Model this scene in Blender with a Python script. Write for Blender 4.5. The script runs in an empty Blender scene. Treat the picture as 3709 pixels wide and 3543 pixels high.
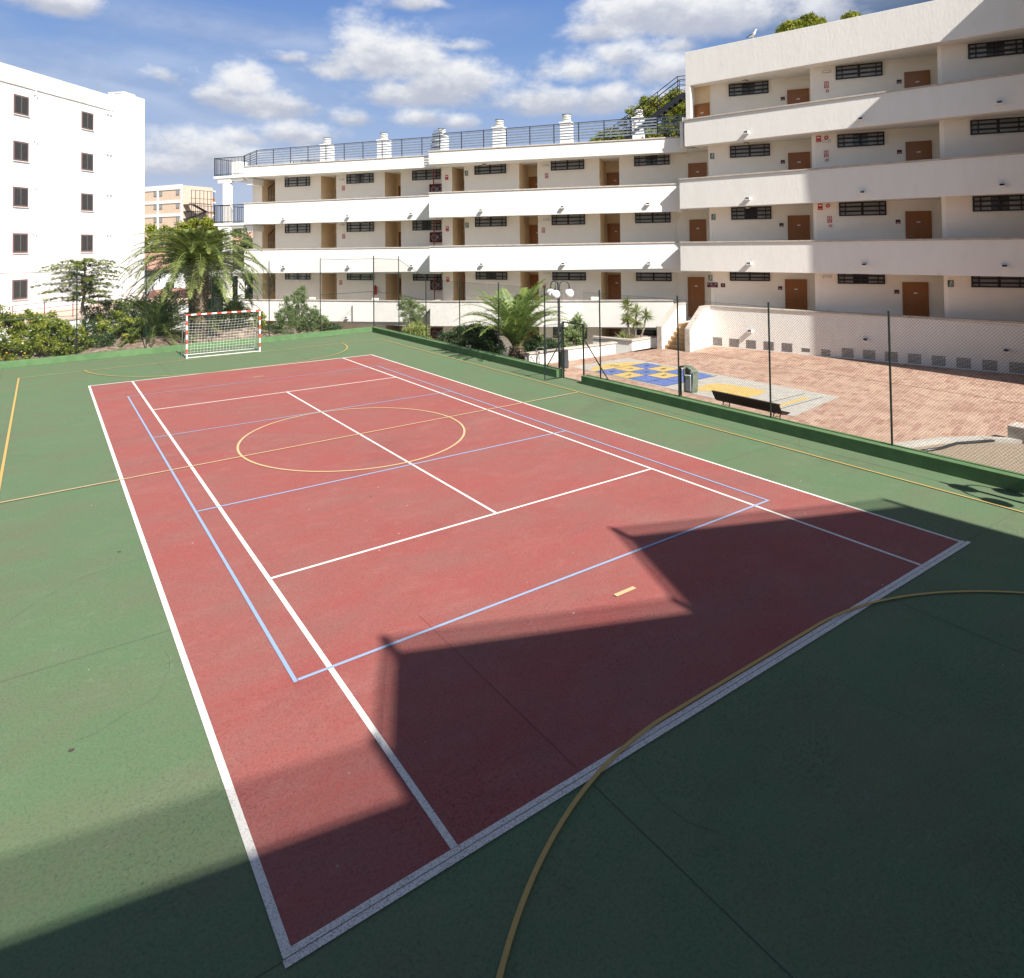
import bpy, math, random
from math import sin, cos, pi, radians, sqrt, atan2
from mathutils import Vector, Matrix
import numpy as np

# ------------------------------------------------------------------ camera, sky, sun, exposure
SC = bpy.context.scene
COL = SC.collection
SC.render.resolution_x, SC.render.resolution_y = 1024, 978
SC.view_settings.view_transform = 'Standard'
SC.view_settings.look = 'None'
SC.view_settings.exposure = 1.06
SC.view_settings.gamma = 1.0
SC.view_settings.use_curve_mapping = False
SC.cycles.max_bounces = 8
SC.cycles.transparent_max_bounces = 12
SC.cycles.use_denoising = True

def rot_cam(yaw, pitch, roll):
    f = Vector((sin(yaw) * cos(pitch), cos(yaw) * cos(pitch), -sin(pitch)))
    r = Vector((cos(yaw), -sin(yaw), 0)); u = r.cross(f)
    r2 = r * cos(roll) + u * sin(roll); u2 = -r * sin(roll) + u * cos(roll)
    return Matrix((r2, u2, -f)).transposed()
cd = bpy.data.cameras.new('camera'); cam = bpy.data.objects.new('camera', cd); COL.objects.link(cam)
cd.sensor_width = 36; cd.sensor_fit = 'HORIZONTAL'; cd.lens = 2419.2 / 3709 * 36
cd.shift_x = 0.00706; cd.shift_y = -0.2555
cd.clip_start = 0.1; cd.clip_end = 5000
CAMP = Vector((-6.8937, -16.716, 4.9392))
cam.matrix_world = Matrix.Translation(CAMP) @ rot_cam(0.6062, -0.0259, -0.0118).to_4x4()
SC.camera = cam

SUN_EL, SUN_AZ = radians(42.5), radians(181)
sd = bpy.data.lights.new('sun', 'SUN'); sun = bpy.data.objects.new('sun', sd); COL.objects.link(sun)
sd.energy = 4.9; sd.angle = radians(0.53); sd.color = (1.0, 0.95, 0.87)
sdir = Vector((sin(SUN_AZ) * cos(SUN_EL), cos(SUN_AZ) * cos(SUN_EL), sin(SUN_EL)))
sun.rotation_euler = sdir.to_track_quat('Z', 'Y').to_euler()

W = bpy.data.worlds.new('World'); SC.world = W; W.use_nodes = True
nt = W.node_tree; N = nt.nodes; L = nt.links; N.clear()
def wn(t, **k):
    n = N.new(t)
    for a, b in k.items(): setattr(n, a, b)
    return n
def wm(op, a, b=None, c=None):
    n = N.new('ShaderNodeMath'); n.operation = op
    for i, v in enumerate((a, b, c)):
        if v is None: continue
        if isinstance(v, (int, float)): n.inputs[i].default_value = v
        else: L.new(v, n.inputs[i])
    return n.outputs[0]
wo = wn('ShaderNodeOutputWorld'); bg = wn('ShaderNodeBackground'); bg.inputs[1].default_value = 0.0425
sky = wn('ShaderNodeTexSky', sky_type='NISHITA', sun_disc=False, sun_elevation=SUN_EL, sun_rotation=SUN_AZ,
         altitude=0, air_density=1.0, dust_density=0.55, ozone_density=2.2)
tc = wn('ShaderNodeTexCoord'); sp = wn('ShaderNodeSeparateXYZ'); L.new(tc.outputs['Generated'], sp.inputs[0])
AZ = wm('ARCTAN2', sp.outputs[0], sp.outputs[1]); EL = wm('ARCSINE', sp.outputs[2])
# warp so cloud outlines are ragged, then puffs at fixed compass bearings (azimuth, elevation, half widths)
nw = wn('ShaderNodeTexNoise'); nw.inputs['Scale'].default_value = 7.0; nw.inputs['Detail'].default_value = 9; nw.inputs['Roughness'].default_value = 0.58
mp = wn('ShaderNodeMapping'); mp.inputs['Scale'].default_value = (1, 1, 1.7); L.new(tc.outputs['Generated'], mp.inputs[0]); L.new(mp.outputs[0], nw.inputs['Vector'])
nb = wn('ShaderNodeTexNoise'); nb.inputs['Scale'].default_value = 24.0; nb.inputs['Detail'].default_value = 6; nb.inputs['Roughness'].default_value = 0.6
L.new(mp.outputs[0], nb.inputs['Vector'])
CLOUDS = [(0.0091, 0.298, 0.0594, 0.0235, 1.0), (-0.0278, 0.3018, 0.0352, 0.0201, 1.0), (0.4707, 0.347, 0.0567, 0.0192, 1.0), (0.4316, 0.2659, 0.1038, 0.0626, 1.25), (0.4015, 0.2863, 0.0641, 0.0369, 1.2), (0.3565, 0.2483, 0.0586, 0.0331, 1.1), (0.524, 0.2384, 0.1009, 0.0428, 1.15), (0.4619, 0.2189, 0.1396, 0.0299, 1.1), (0.3021, 0.2651, 0.0446, 0.0162, 0.9), (0.2424, 0.2237, 0.0484, 0.0323, 1.1), (0.27, 0.1971, 0.0679, 0.0346, 1.1), (0.2019, 0.2068, 0.0416, 0.024, 0.9), (0.1312, 0.2259, 0.0461, 0.0215, 0.85), (0.5402, 0.2914, 0.0368, 0.0133, 0.8), (0.2981, 0.1571, 0.0648, 0.0236, 1.0), (0.2422, 0.1505, 0.0467, 0.0182, 0.9), (0.1532, 0.1342, 0.0507, 0.0239, 0.8), (0.1344, 0.1056, 0.0497, 0.0207, 0.8), (0.3858, 0.1851, 0.0379, 0.0187, 0.95), (0.477, 0.187, 0.0521, 0.0191, 0.9), (0.539, 0.1798, 0.0351, 0.014, 0.8), (0.9303, 0.3168, 0.1574, 0.0584, 1.4), (0.8131, 0.3242, 0.0992, 0.0401, 1.2), (0.7517, 0.3033, 0.0598, 0.0246, 1.1), (1.0455, 0.3053, 0.0767, 0.045, 1.1), (0.7199, 0.2503, 0.0731, 0.0381, 1.2), (0.7818, 0.2693, 0.0591, 0.0332, 1.1), (0.6726, 0.2108, 0.0912, 0.0363, 1.2), (0.7579, 0.2116, 0.0596, 0.0343, 1.1), (0.8416, 0.2438, 0.0534, 0.0374, 1.2), (0.8631, 0.206, 0.0487, 0.0252, 1.0), (0.8571, 0.2785, 0.0328, 0.0163, 0.8), (1.1341, 0.377, 0.123, 0.0545, 1.1), (0.1887, 0.4307, 0.1561, 0.0416, 1.0), (0.6375, 0.4988, 0.1919, 0.0568, 1.0), (-0.1349, 0.1907, 0.0816, 0.0388, 1.0), (1.4159, 0.1893, 0.0951, 0.0482, 1.1), (0.2, 0.125, 0.1, 0.03, 0.9), (0.12, 0.11, 0.08, 0.03, 0.8), (0.3, 0.11, 0.1, 0.025, 0.75), (0.62, 0.1, 0.12, 0.03, 0.7), (0.02, 0.16, 0.1, 0.03, 0.6)]
acc = None; num = None; den = None
for (a, e, ra, re, st) in CLOUDS:
    dx = wm('DIVIDE', wm('SUBTRACT', AZ, a), ra); dy = wm('DIVIDE', wm('SUBTRACT', EL, e), re)
    # flat bases: squash the lower half
    dyl = wm('MULTIPLY', wm('MINIMUM', dy, 0.0), 1.7); dy2 = wm('ADD', wm('MAXIMUM', dy, 0.0), dyl)
    v = wm('MULTIPLY', wm('SUBTRACT', 1.0, wm('SQRT', wm('ADD', wm('MULTIPLY', dx, dx), wm('MULTIPLY', dy2, dy2)))), st)
    w = wm('MAXIMUM', wm('ADD', v, 0.8), 0.0); w = wm('MULTIPLY', w, wm('MULTIPLY', w, w))
    acc = v if acc is None else wm('SMOOTH_MAX', acc, v, 0.25)
    t = wm('MULTIPLY', w, dy)
    num = t if num is None else wm('ADD', num, t); den = w if den is None else wm('ADD', den, w)
hrel = wm('DIVIDE', num, wm('ADD', den, 0.15))
d0 = wm('ADD', acc, wm('MULTIPLY', wm('SUBTRACT', nw.outputs[0], 0.47), 3.1))
d0 = wm('ADD', d0, wm('MULTIPLY', wm('SUBTRACT', nb.outputs[0], 0.5), 1.1))
mr = wn('ShaderNodeMapRange', interpolation_type='SMOOTHSTEP'); L.new(d0, mr.inputs[0]); mr.inputs[1].default_value = -0.20; mr.inputs[2].default_value = 0.92
# thin high veil
nv = wn('ShaderNodeTexNoise'); nv.inputs['Scale'].default_value = 2.2; nv.inputs['Detail'].default_value = 7; nv.inputs['Distortion'].default_value = 0.6
mv = wn('ShaderNodeMapping'); mv.inputs['Scale'].default_value = (1, 1, 3.2); mv.inputs['Location'].default_value = (3.1, 1.7, 0.4); L.new(tc.outputs['Generated'], mv.inputs[0]); L.new(mv.outputs[0], nv.inputs['Vector'])
mrv = wn('ShaderNodeMapRange', interpolation_type='SMOOTHSTEP'); L.new(nv.outputs[0], mrv.inputs[0]); mrv.inputs[1].default_value = 0.42; mrv.inputs[2].default_value = 0.80; mrv.inputs[4].default_value = 0.42
cover = wm('MAXIMUM', mr.outputs[0], mrv.outputs[0])
# lit tops, grey bases, darker where thick
sh = wm('ADD', wm('MULTIPLY', hrel, 1.15), wm('MULTIPLY', wm('SUBTRACT', nb.outputs[0], 0.5), 1.6))
sh = wm('SUBTRACT', sh, wm('MULTIPLY', wm('SUBTRACT', nw.outputs[0], 0.5), 0.9))
mrs = wn('ShaderNodeMapRange', interpolation_type='SMOOTHSTEP'); L.new(sh, mrs.inputs[0]); mrs.inputs[1].default_value = -0.40; mrs.inputs[2].default_value = 0.75
cc = wn('ShaderNodeMix', data_type='RGBA'); L.new(mrs.outputs[0], cc.inputs[0]); cc.inputs[6].default_value = (5.8, 6.2, 7.4, 1); cc.inputs[7].default_value = (10.4, 10.5, 10.7, 1)
rmp = wn('ShaderNodeValToRGB'); er = rmp.color_ramp   # low sky opposite the sun: hazy at the horizon, deep blue above
er.elements[0].position = 0.0; er.elements[0].color = (.62, .68, .82, 1); er.elements[1].position = 0.62; er.elements[1].color = (.14, .27, .66, 1)
for p_, c_ in ((.07, (.54, .63, .83)), (.16, (.40, .54, .82)), (.25, (.26, .43, .78)), (.36, (.175, .33, .72))): q_ = er.elements.new(p_); q_.color = (*c_, 1)
L.new(EL, rmp.inputs[0]); sc2 = wn('ShaderNodeVectorMath', operation='SCALE'); L.new(rmp.outputs[0], sc2.inputs[0]); sc2.inputs[3].default_value = 10.2
nor = wn('ShaderNodeMapRange', interpolation_type='SMOOTHSTEP'); L.new(sp.outputs[1], nor.inputs[0]); nor.inputs[1].default_value = 0.25; nor.inputs[2].default_value = 0.70
dms = wn('ShaderNodeVectorMath', operation='SCALE'); L.new(sky.outputs[0], dms.inputs[0])
sth = wn('ShaderNodeMapRange', interpolation_type='SMOOTHSTEP'); L.new(sp.outputs[1], sth.inputs[0]); sth.inputs[1].default_value = 0.0; sth.inputs[2].default_value = -0.6; sth.inputs[3].default_value = 0.40; sth.inputs[4].default_value = 1.8; L.new(sth.outputs[0], dms.inputs[3])
sg = wn('ShaderNodeMix', data_type='RGBA'); L.new(nor.outputs[0], sg.inputs[0]); L.new(dms.outputs[0], sg.inputs[6]); L.new(sc2.outputs[0], sg.inputs[7])
mxs = wn('ShaderNodeMix', data_type='RGBA'); L.new(cover, mxs.inputs[0]); L.new(sg.outputs[2], mxs.inputs[6]); L.new(cc.outputs[2], mxs.inputs[7])
L.new(mxs.outputs[2], bg.inputs[0]); L.new(bg.outputs[0], wo.inputs[0])

# ------------------------------------------------------------------ materials
MATS = {}
def mat(name, c1, c2=None, scale=4.0, rough=0.8, bump=0.0, bscale=60.0, spec=0.3, detail=6, stretch=(1, 1, 1),
        c3=None, s3=1.0, lo=0.35, hi=0.65, metal=0.0, transl=None, lo3=0.5, hi3=0.75, bdist=0.02):
    if name in MATS: return MATS[name]
    m = bpy.data.materials.new(name); m.use_nodes = True; nt = m.node_tree; nn = nt.nodes; ll = nt.links
    b = nn['Principled BSDF']; b.inputs['Base Color'].default_value = (*c1, 1); b.inputs['Roughness'].default_value = rough
    b.inputs['Specular IOR Level'].default_value = spec; b.inputs['Metallic'].default_value = metal
    tcn = nn.new('ShaderNodeTexCoord'); mpn = nn.new('ShaderNodeMapping'); mpn.inputs['Scale'].default_value = stretch
    ll.new(tcn.outputs['Object'], mpn.inputs[0]); vec = mpn.outputs[0]
    colout = None
    def noise(sc, dt=detail, rg=0.55):
        n = nn.new('ShaderNodeTexNoise'); n.inputs['Scale'].default_value = sc; n.inputs['Detail'].default_value = dt; n.inputs['Roughness'].default_value = rg
        ll.new(vec, n.inputs['Vector']); return n.outputs[0]
    def mix(fac, a, bcol):
        x = nn.new('ShaderNodeMix'); x.data_type = 'RGBA'; ll.new(fac, x.inputs[0])
        for i, v in ((6, a), (7, bcol)):
            if isinstance(v, tuple): x.inputs[i].default_value = (*v, 1)
            else: ll.new(v, x.inputs[i])
        return x.outputs[2]
    def ramp(v, lo, hi):
        r = nn.new('ShaderNodeMapRange'); ll.new(v, r.inputs[0]); r.inputs[1].default_value = lo; r.inputs[2].default_value = hi; return r.outputs[0]
    if c2: colout = mix(ramp(noise(scale), lo, hi), c1, c2)
    if c3: colout = mix(ramp(noise(s3, 8), lo3, hi3), colout if colout is not None else c1, c3)
    if colout is not None: ll.new(colout, b.inputs['Base Color'])
    if bump:
        bn = nn.new('ShaderNodeBump'); bn.inputs['Strength'].default_value = bump; bn.inputs['Distance'].default_value = bdist
        ll.new(noise(bscale, 4), bn.inputs['Height']); ll.new(bn.outputs[0], b.inputs['Normal'])
    if transl:
        tr = nn.new('ShaderNodeBsdfTranslucent'); mx = nn.new('ShaderNodeMixShader'); mx.inputs[0].default_value = transl
        if colout is not None: ll.new(colout, tr.inputs[0])
        else: tr.inputs[0].default_value = (*c1, 1)
        ll.new(b.outputs[0], mx.inputs[1]); ll.new(tr.outputs[0], mx.inputs[2]); ll.new(mx.outputs[0], nn['Material Output'].inputs[0])
    m['vec'] = 0
    MATS[name] = m
    return m

M_white = mat('white_plaster', (0.76, 0.74, 0.70), (0.73, 0.71, 0.67), 1.6, 0.9, 0.22, 6, 0.15, c3=(0.62, 0.60, 0.56), s3=1.3, lo3=0.60, hi3=1.0, bdist=0.03, stretch=(1.5, 1.5, .5))
M_wall = mat('cream_plaster', (0.88, 0.81, 0.72), (0.86, 0.78, 0.69), 2.0, 0.92, 0.3, 40, 0.1)
M_niche = mat('tan_plaster', (0.76, 0.58, 0.37), (0.70, 0.53, 0.33), 2.0, 0.92, 0.2, 40, 0.1)
M_lb = mat('bright_white_paint', (0.74, 0.745, 0.75), (0.70, 0.70, 0.71), 0.6, 0.85, 0.2, 14, 0.15, c3=(0.70, 0.69, 0.67), s3=1.3, lo3=0.66, hi3=0.95, stretch=(1, 1, 0.35))
M_grey_cornice = mat('weathered_white', (0.68, 0.67, 0.64), (0.5, 0.49, 0.46), 1.5, 0.9, 0.3, 20, 0.1, stretch=(1, 1, 0.4))
M_coping = mat('coping_stone', (0.50, 0.45, 0.39), (0.40, 0.36, 0.32), 3, 0.85, 0.3, 50, 0.2, c3=(0.30, 0.27, 0.24), s3=6, lo3=0.55, hi3=0.8)
M_winframe = mat('dark_brown_metal', (0.018, 0.012, 0.010), rough=0.45, spec=0.4)
M_glass = mat('frosted_window_glass', (0.24, 0.24, 0.235), (0.32, 0.315, 0.31), 3.0, 0.25, spec=0.5)
M_glassd = mat('dark_window_glass', (0.03, 0.03, 0.035), rough=0.15, spec=0.6)
M_frameLB = mat('grey_window_frame', (0.12, 0.12, 0.12), rough=0.5)
M_blindLB = mat('dark_window_blind', (0.03, 0.03, 0.032), (0.045, 0.042, 0.042), 8, 0.6)
M_redtrim = mat('maroon_trim', (0.20, 0.05, 0.05), rough=0.6)
M_rail = mat('blue_grey_painted_steel', (0.17, 0.20, 0.25), (0.13, 0.155, 0.20), 5, 0.42, spec=0.5)
M_black = mat('black_painted_steel', (0.012, 0.013, 0.016), rough=0.4, spec=0.5)
M_court_green = None
M_curb = mat('green_painted_concrete', (0.095, 0.175, 0.075), (0.075, 0.14, 0.06), 2.5, 0.75, 0.3, 30, 0.3, c3=(0.045, 0.11, 0.045), s3=1.5, lo3=0.55, hi3=0.85)
M_post = mat('dark_green_steel', (0.008, 0.018, 0.015), rough=0.45, spec=0.5)
M_wire = mat('green_coated_wire', (0.010, 0.022, 0.018), rough=0.6)
M_red = mat('red_paint', (0.48, 0.065, 0.04), (0.40, 0.05, 0.035), 6, 0.45, spec=0.4)
M_wpaint = mat('white_gloss_paint', (0.8, 0.8, 0.78), (0.7, 0.7, 0.68), 8, 0.4, spec=0.4)
M_net = mat('white_net_cord', (0.85, 0.84, 0.82), rough=0.9)
M_grey = mat('grey_galvanised_steel', (0.28, 0.29, 0.30), (0.2, 0.21, 0.22), 10, 0.45, metal=0.5)
M_dgrey = mat('dark_grey_steel', (0.07, 0.072, 0.08), (0.05, 0.05, 0.055), 10, 0.4, metal=0.3)
M_binl = mat('pale_green_painted_metal', (0.145, 0.175, 0.135), (0.10, 0.12, 0.09), 5, 0.6, c3=(0.1, 0.12, 0.08), s3=9, lo3=0.6, hi3=0.8)
M_binw = mat('pale_grey_plastic', (0.42, 0.47, 0.50), rough=0.5)
M_bench = mat('dark_brown_bench_wood', (0.035, 0.018, 0.014), (0.05, 0.025, 0.018), 12, 0.5, 0.3, 30, stretch=(6, 1, 6))
M_maroon = mat('maroon_sign', (0.10, 0.008, 0.016), rough=0.4)
M_signred = mat('red_sign', (0.48, 0.02, 0.015), rough=0.4)
M_signgreen = mat('green_sign', (0.02, 0.10, 0.06), rough=0.4)
M_signwhite = mat('white_sign_print', (0.75, 0.75, 0.72), rough=0.5)
M_hose = mat('dark_red_cabinet', (0.16, 0.012, 0.012), rough=0.35, spec=0.5)
M_hosegrey = mat('grey_hose', (0.30, 0.29, 0.28), rough=0.6)
M_pipe = mat('red_fire_pipe', (0.26, 0.035, 0.03), rough=0.5)
M_trunk = mat('palm_trunk_bark', (0.40, 0.31, 0.24), (0.15, 0.10, 0.065), 9, 0.95, 0.8, 18, 0.1, stretch=(1, 1, 2.2), bdist=0.08)
M_bark = mat('grey_bark', (0.26, 0.21, 0.17), (0.12, 0.09, 0.07), 12, 0.95, 0.6, 25, 0.1)
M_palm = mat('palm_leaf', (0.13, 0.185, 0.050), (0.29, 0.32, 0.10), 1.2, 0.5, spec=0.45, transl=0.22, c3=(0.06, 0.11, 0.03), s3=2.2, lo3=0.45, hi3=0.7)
M_palm2 = mat('fresh_palm_leaf', (0.16, 0.27, 0.055), (0.29, 0.38, 0.09), 2.0, 0.45, spec=0.45, transl=0.28, c3=(0.04, 0.10, 0.02), s3=3.0, lo3=0.45, hi3=0.7)
M_stalk = mat('yellow_green_stalk', (0.20, 0.21, 0.07), (0.14, 0.16, 0.05), 4, 0.6)
M_leafdk = mat('oleander_leaf', (0.035, 0.075, 0.028), (0.09, 0.13, 0.05), 3, 0.5, spec=0.4, transl=0.25)
M_leafyl = mat('citrus_leaf', (0.11, 0.17, 0.025), (0.34, 0.36, 0.05), 2.6, 0.4, spec=0.5, transl=0.25, c3=(0.025, 0.05, 0.012), s3=1.6, lo3=0.5, hi3=0.7)
M_leafol = mat('olive_leaf', (0.12, 0.18, 0.065), (0.21, 0.26, 0.11), 3, 0.6, transl=0.25)
M_pine = mat('pine_needles', (0.13, 0.17, 0.018), (0.28, 0.28, 0.035), 1.1, 0.7, transl=0.2, c3=(0.035, 0.06, 0.012), s3=1.2, lo3=0.5, hi3=0.75)
M_cedar = mat('feathery_needles', (0.18, 0.25, 0.07), (0.34, 0.36, 0.12), 4, 0.7, transl=0.25)
M_palebark = mat('pale_bark', (0.42, 0.35, 0.30), (0.30, 0.24, 0.20), 12, 0.9, 0.4, 25)
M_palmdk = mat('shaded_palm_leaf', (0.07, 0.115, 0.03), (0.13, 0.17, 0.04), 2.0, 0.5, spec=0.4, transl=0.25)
M_shade = mat('low_bounce_render', (0.30, 0.27, 0.24), (0.24, 0.22, 0.2), 2)  # darkened so the unseen block bounces little light onto the shaded court
M_yucca = mat('yucca_leaf', (0.14, 0.20, 0.05), (0.28, 0.30, 0.10), 6, 0.5, transl=0.2)
M_orange = mat('orange_fruit', (0.42, 0.22, 0.02), rough=0.5)
M_rock = mat('garden_earth_rock', (0.30, 0.23, 0.18), (0.14, 0.10, 0.075), 2.2, 0.95, 1.0, 4, 0.1, c3=(0.45, 0.37, 0.31), s3=3.0, lo3=0.52, hi3=0.75, bdist=0.25)
M_earth = mat('dry_ground', (0.24, 0.19, 0.13), (0.12, 0.13, 0.06), 0.3, 0.95, 0.5, 6, 0.1, bdist=0.1)
M_gravel = mat('pale_gravel', (0.36, 0.29, 0.22), (0.24, 0.19, 0.14), 40, 0.95, 0.8, 120, 0.1)
M_patch = mat('pale_concrete', (0.40, 0.38, 0.34), (0.34, 0.32, 0.29), 3, 0.85, 0.2, 60, 0.2)
M_blue = mat('blue_court_paint', (0.085, 0.13, 0.34), (0.12, 0.17, 0.38), 4, 0.7)
M_yel = mat('yellow_court_paint', (0.47, 0.32, 0.09), (0.50, 0.37, 0.15), 3, 0.7, c3=(0.45, 0.42, 0.36), s3=9, lo3=0.58, hi3=0.72)
M_stone = mat('sandstone_step', (0.42, 0.28, 0.15), (0.30, 0.19, 0.10), 6, 0.85, 0.3, 40)
M_peach = mat('peach_render', (0.62, 0.47, 0.37), (0.58, 0.44, 0.34), 0.8, 0.9)
M_peachst = mat('peach_stone_cladding', (0.55, 0.42, 0.34), (0.48, 0.37, 0.30), 1.0, 0.9)
M_tile = mat('terracotta_roof_tile', (0.42, 0.25, 0.19), (0.34, 0.19, 0.14), 3, 0.85, 0.5, 9, stretch=(1, 1, 1))
M_hill = mat('far_wooded_hill', (0.035, 0.06, 0.035), (0.06, 0.085, 0.05), 0.05, 0.95)
M_gull = mat('gull_white_feathers', (0.75, 0.75, 0.74), rough=0.8)
M_gullg = mat('gull_grey_wing', (0.12, 0.13, 0.14), rough=0.8)
M_beak = mat('gull_yellow_beak', (0.6, 0.4, 0.05), rough=0.5)
M_globe = mat('opal_lamp_globe', (0.86, 0.86, 0.86), rough=0.25, spec=0.5)
M_void = mat('dark_recess', (0.01, 0.01, 0.01), rough=0.9)
M_ventd = mat('shadowed_vent_slot', (0.055, 0.05, 0.048), rough=0.9)
M_rubber = mat('dark_joint', (0.045, 0.06, 0.045), rough=0.9)

def nodes_of(name):
    m = bpy.data.materials.new(name); m.use_nodes = True; MATS[name] = m
    return m, m.node_tree.nodes, m.node_tree.links
def floor_mat(name, base, dirt, light, fine, line=False):
    """painted acrylic court: large dusty swirls, grain, black speckle"""
    m, nn, ll = nodes_of(name); b = nn['Principled BSDF']; b.inputs['Roughness'].default_value = 0.88; b.inputs['Specular IOR Level'].default_value = 0.18
    t = nn.new('ShaderNodeTexCoord'); mp_ = nn.new('ShaderNodeMapping'); mp_.inputs['Scale'].default_value = (0.55, 1, 1); mp_.inputs['Rotation'].default_value = (0, 0, 0.25); ll.new(t.outputs['Object'], mp_.inputs[0])
    def noise(sc, dt, rg=0.55, vec=t.outputs['Object'], dist=0.0):
        n = nn.new('ShaderNodeTexNoise'); n.inputs['Scale'].default_value = sc; n.inputs['Detail'].default_value = dt; n.inputs['Roughness'].default_value = rg; n.inputs['Distortion'].default_value = dist
        ll.new(vec, n.inputs['Vector']); return n.outputs[0]
    def mr_(v, lo, hi, to=1.0):
        r = nn.new('ShaderNodeMapRange'); ll.new(v, r.inputs[0]); r.inputs[1].default_value = lo; r.inputs[2].default_value = hi; r.inputs[4].default_value = to; return r.outputs[0]
    def mix(f, a, c):
        x = nn.new('ShaderNodeMix'); x.data_type = 'RGBA'; ll.new(f, x.inputs[0])
        for i, v in ((6, a), (7, c)):
            if isinstance(v, tuple): x.inputs[i].default_value = (*v, 1)
            else: ll.new(v, x.inputs[i])
        return x.outputs[2]
    c = mix(mr_(noise(0.8, 10, 0.68, mp_.outputs[0], 0.2), 0.40, 0.66, 0.95), base, dirt)
    c = mix(mr_(noise(0.35, 10, 0.7, mp_.outputs[0], 0.3), 0.56, 0.78, 0.45), c, fine)
    c = mix(mr_(noise(1.4, 9, 0.72, mp_.outputs[0], 0.3), 0.52, 0.78, 0.6), c, light)
    c = mix(mr_(noise(2.6, 6, 0.7), 0.55, 0.8, 0.45), c, dirt)
    c = mix(mr_(noise(38, 4, 0.8), 0.48, 0.70, 0.62), c, fine)
    c = mix(mr_(noise(95, 2, 0.8), 0.56, 0.70, 0.5), c, light)
    c = mix(mr_(noise(9, 6, 0.75), 0.50, 0.74, 0.6), c, dirt)
    c = mix(mr_(noise(3.3, 9, 0.8), 0.54, 0.70, 0.40), c, light)
    # clustered black lichen speckle and pale scuffs
    def mul(a, b_):
        q = nn.new('ShaderNodeMath'); q.operation = 'MULTIPLY'; ll.new(a, q.inputs[0]); ll.new(b_, q.inputs[1]); return q.outputs[0]
    sy = nn.new('ShaderNodeSeparateXYZ'); ll.new(t.outputs['Object'], sy.inputs[0])
    near = mr_(sy.outputs[1], -8.0, -13.0, 1.0); near.node.inputs[3].default_value = 0.35
    c = mix(mul(near, mul(mr_(noise(24, 7, 0.85), 0.53, 0.62, 0.8), mr_(noise(0.55, 7, 0.7), 0.44, 0.60))), c, tuple(v * .45 for v in fine))
    c = mix(mul(mr_(noise(14, 7, 0.8, mp_.outputs[0]), 0.54, 0.66, 0.5), mr_(noise(0.42, 6, 0.65), 0.54, 0.66)), c, tuple(v * 1.35 for v in light))
    vo = nn.new('ShaderNodeTexVoronoi'); vo.inputs['Scale'].default_value = 1.7; vo.inputs['Randomness'].default_value = 1; ll.new(t.outputs['Object'], vo.inputs['Vector'])
    c = mix(mr_(vo.outputs['Distance'], 0.028, 0.016, 0.7), c, (0.5, 0.5, 0.45))
    ll.new(c, b.inputs['Base Color'])
    bn = nn.new('ShaderNodeBump'); bn.inputs['Strength'].default_value = 0.35; bn.inputs['Distance'].default_value = 0.004; ll.new(noise(160, 3), bn.inputs['Height']); ll.new(bn.outputs[0], b.inputs['Normal'])
    return m
M_court_green = floor_mat('green_acrylic_court', (0.094, 0.156, 0.080), (0.120, 0.138, 0.082), (0.132, 0.180, 0.108), (0.028, 0.052, 0.034))
M_court_red = floor_mat('red_acrylic_court', (0.275, 0.076, 0.068), (0.230, 0.100, 0.086), (0.305, 0.138, 0.120), (0.105, 0.024, 0.036))

def line_mat(name, col, wear, dark):
    """line paint: bead-like wear, heavy towards the near end of the court"""
    m, nn, ll = nodes_of(name); b = nn['Principled BSDF']; b.inputs['Roughness'].default_value = 0.8
    t = nn.new('ShaderNodeTexCoord'); s = nn.new('ShaderNodeSeparateXYZ'); ll.new(t.outputs['Object'], s.inputs[0])
    n = nn.new('ShaderNodeTexNoise'); n.inputs['Scale'].default_value = 75; n.inputs['Detail'].default_value = 7; n.inputs['Roughness'].default_value = 0.75; ll.new(t.outputs['Object'], n.inputs['Vector'])
    g = nn.new('ShaderNodeMapRange'); ll.new(s.outputs[1], g.inputs[0]); g.inputs[1].default_value = -6.0; g.inputs[2].default_value = -12.0; g.inputs[3].default_value = 0.0; g.inputs[4].default_value = wear
    a = nn.new('ShaderNodeMath'); a.operation = 'ADD'; ll.new(n.outputs[0], a.inputs[0]); ll.new(g.outputs[0], a.inputs[1])
    r = nn.new('ShaderNodeMapRange'); ll.new(a.outputs[0], r.inputs[0]); r.inputs[1].default_value = 0.66; r.inputs[2].default_value = 0.78; r.inputs[4].default_value = 0.8
    x = nn.new('ShaderNodeMix'); x.data_type = 'RGBA'; ll.new(r.outputs[0], x.inputs[0]); x.inputs[6].default_value = (*col, 1); x.inputs[7].default_value = (*dark, 1)
    ll.new(x.outputs[2], b.inputs['Base Color']); return m
M_lw = line_mat('white_line_paint', (0.62, 0.60, 0.56), 0.17, (0.08, 0.07, 0.07))
M_lb_ = line_mat('blue_line_paint', (0.22, 0.31, 0.46), 0.02, (0.1, 0.1, 0.14))
M_ly = line_mat('yellow_line_paint', (0.42, 0.28, 0.085), 0.12, (0.1, 0.13, 0.06))
M_ly2 = line_mat('pale_orange_line_paint', (0.48, 0.35, 0.19), 0.05, (0.3, 0.12, 0.08))

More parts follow.
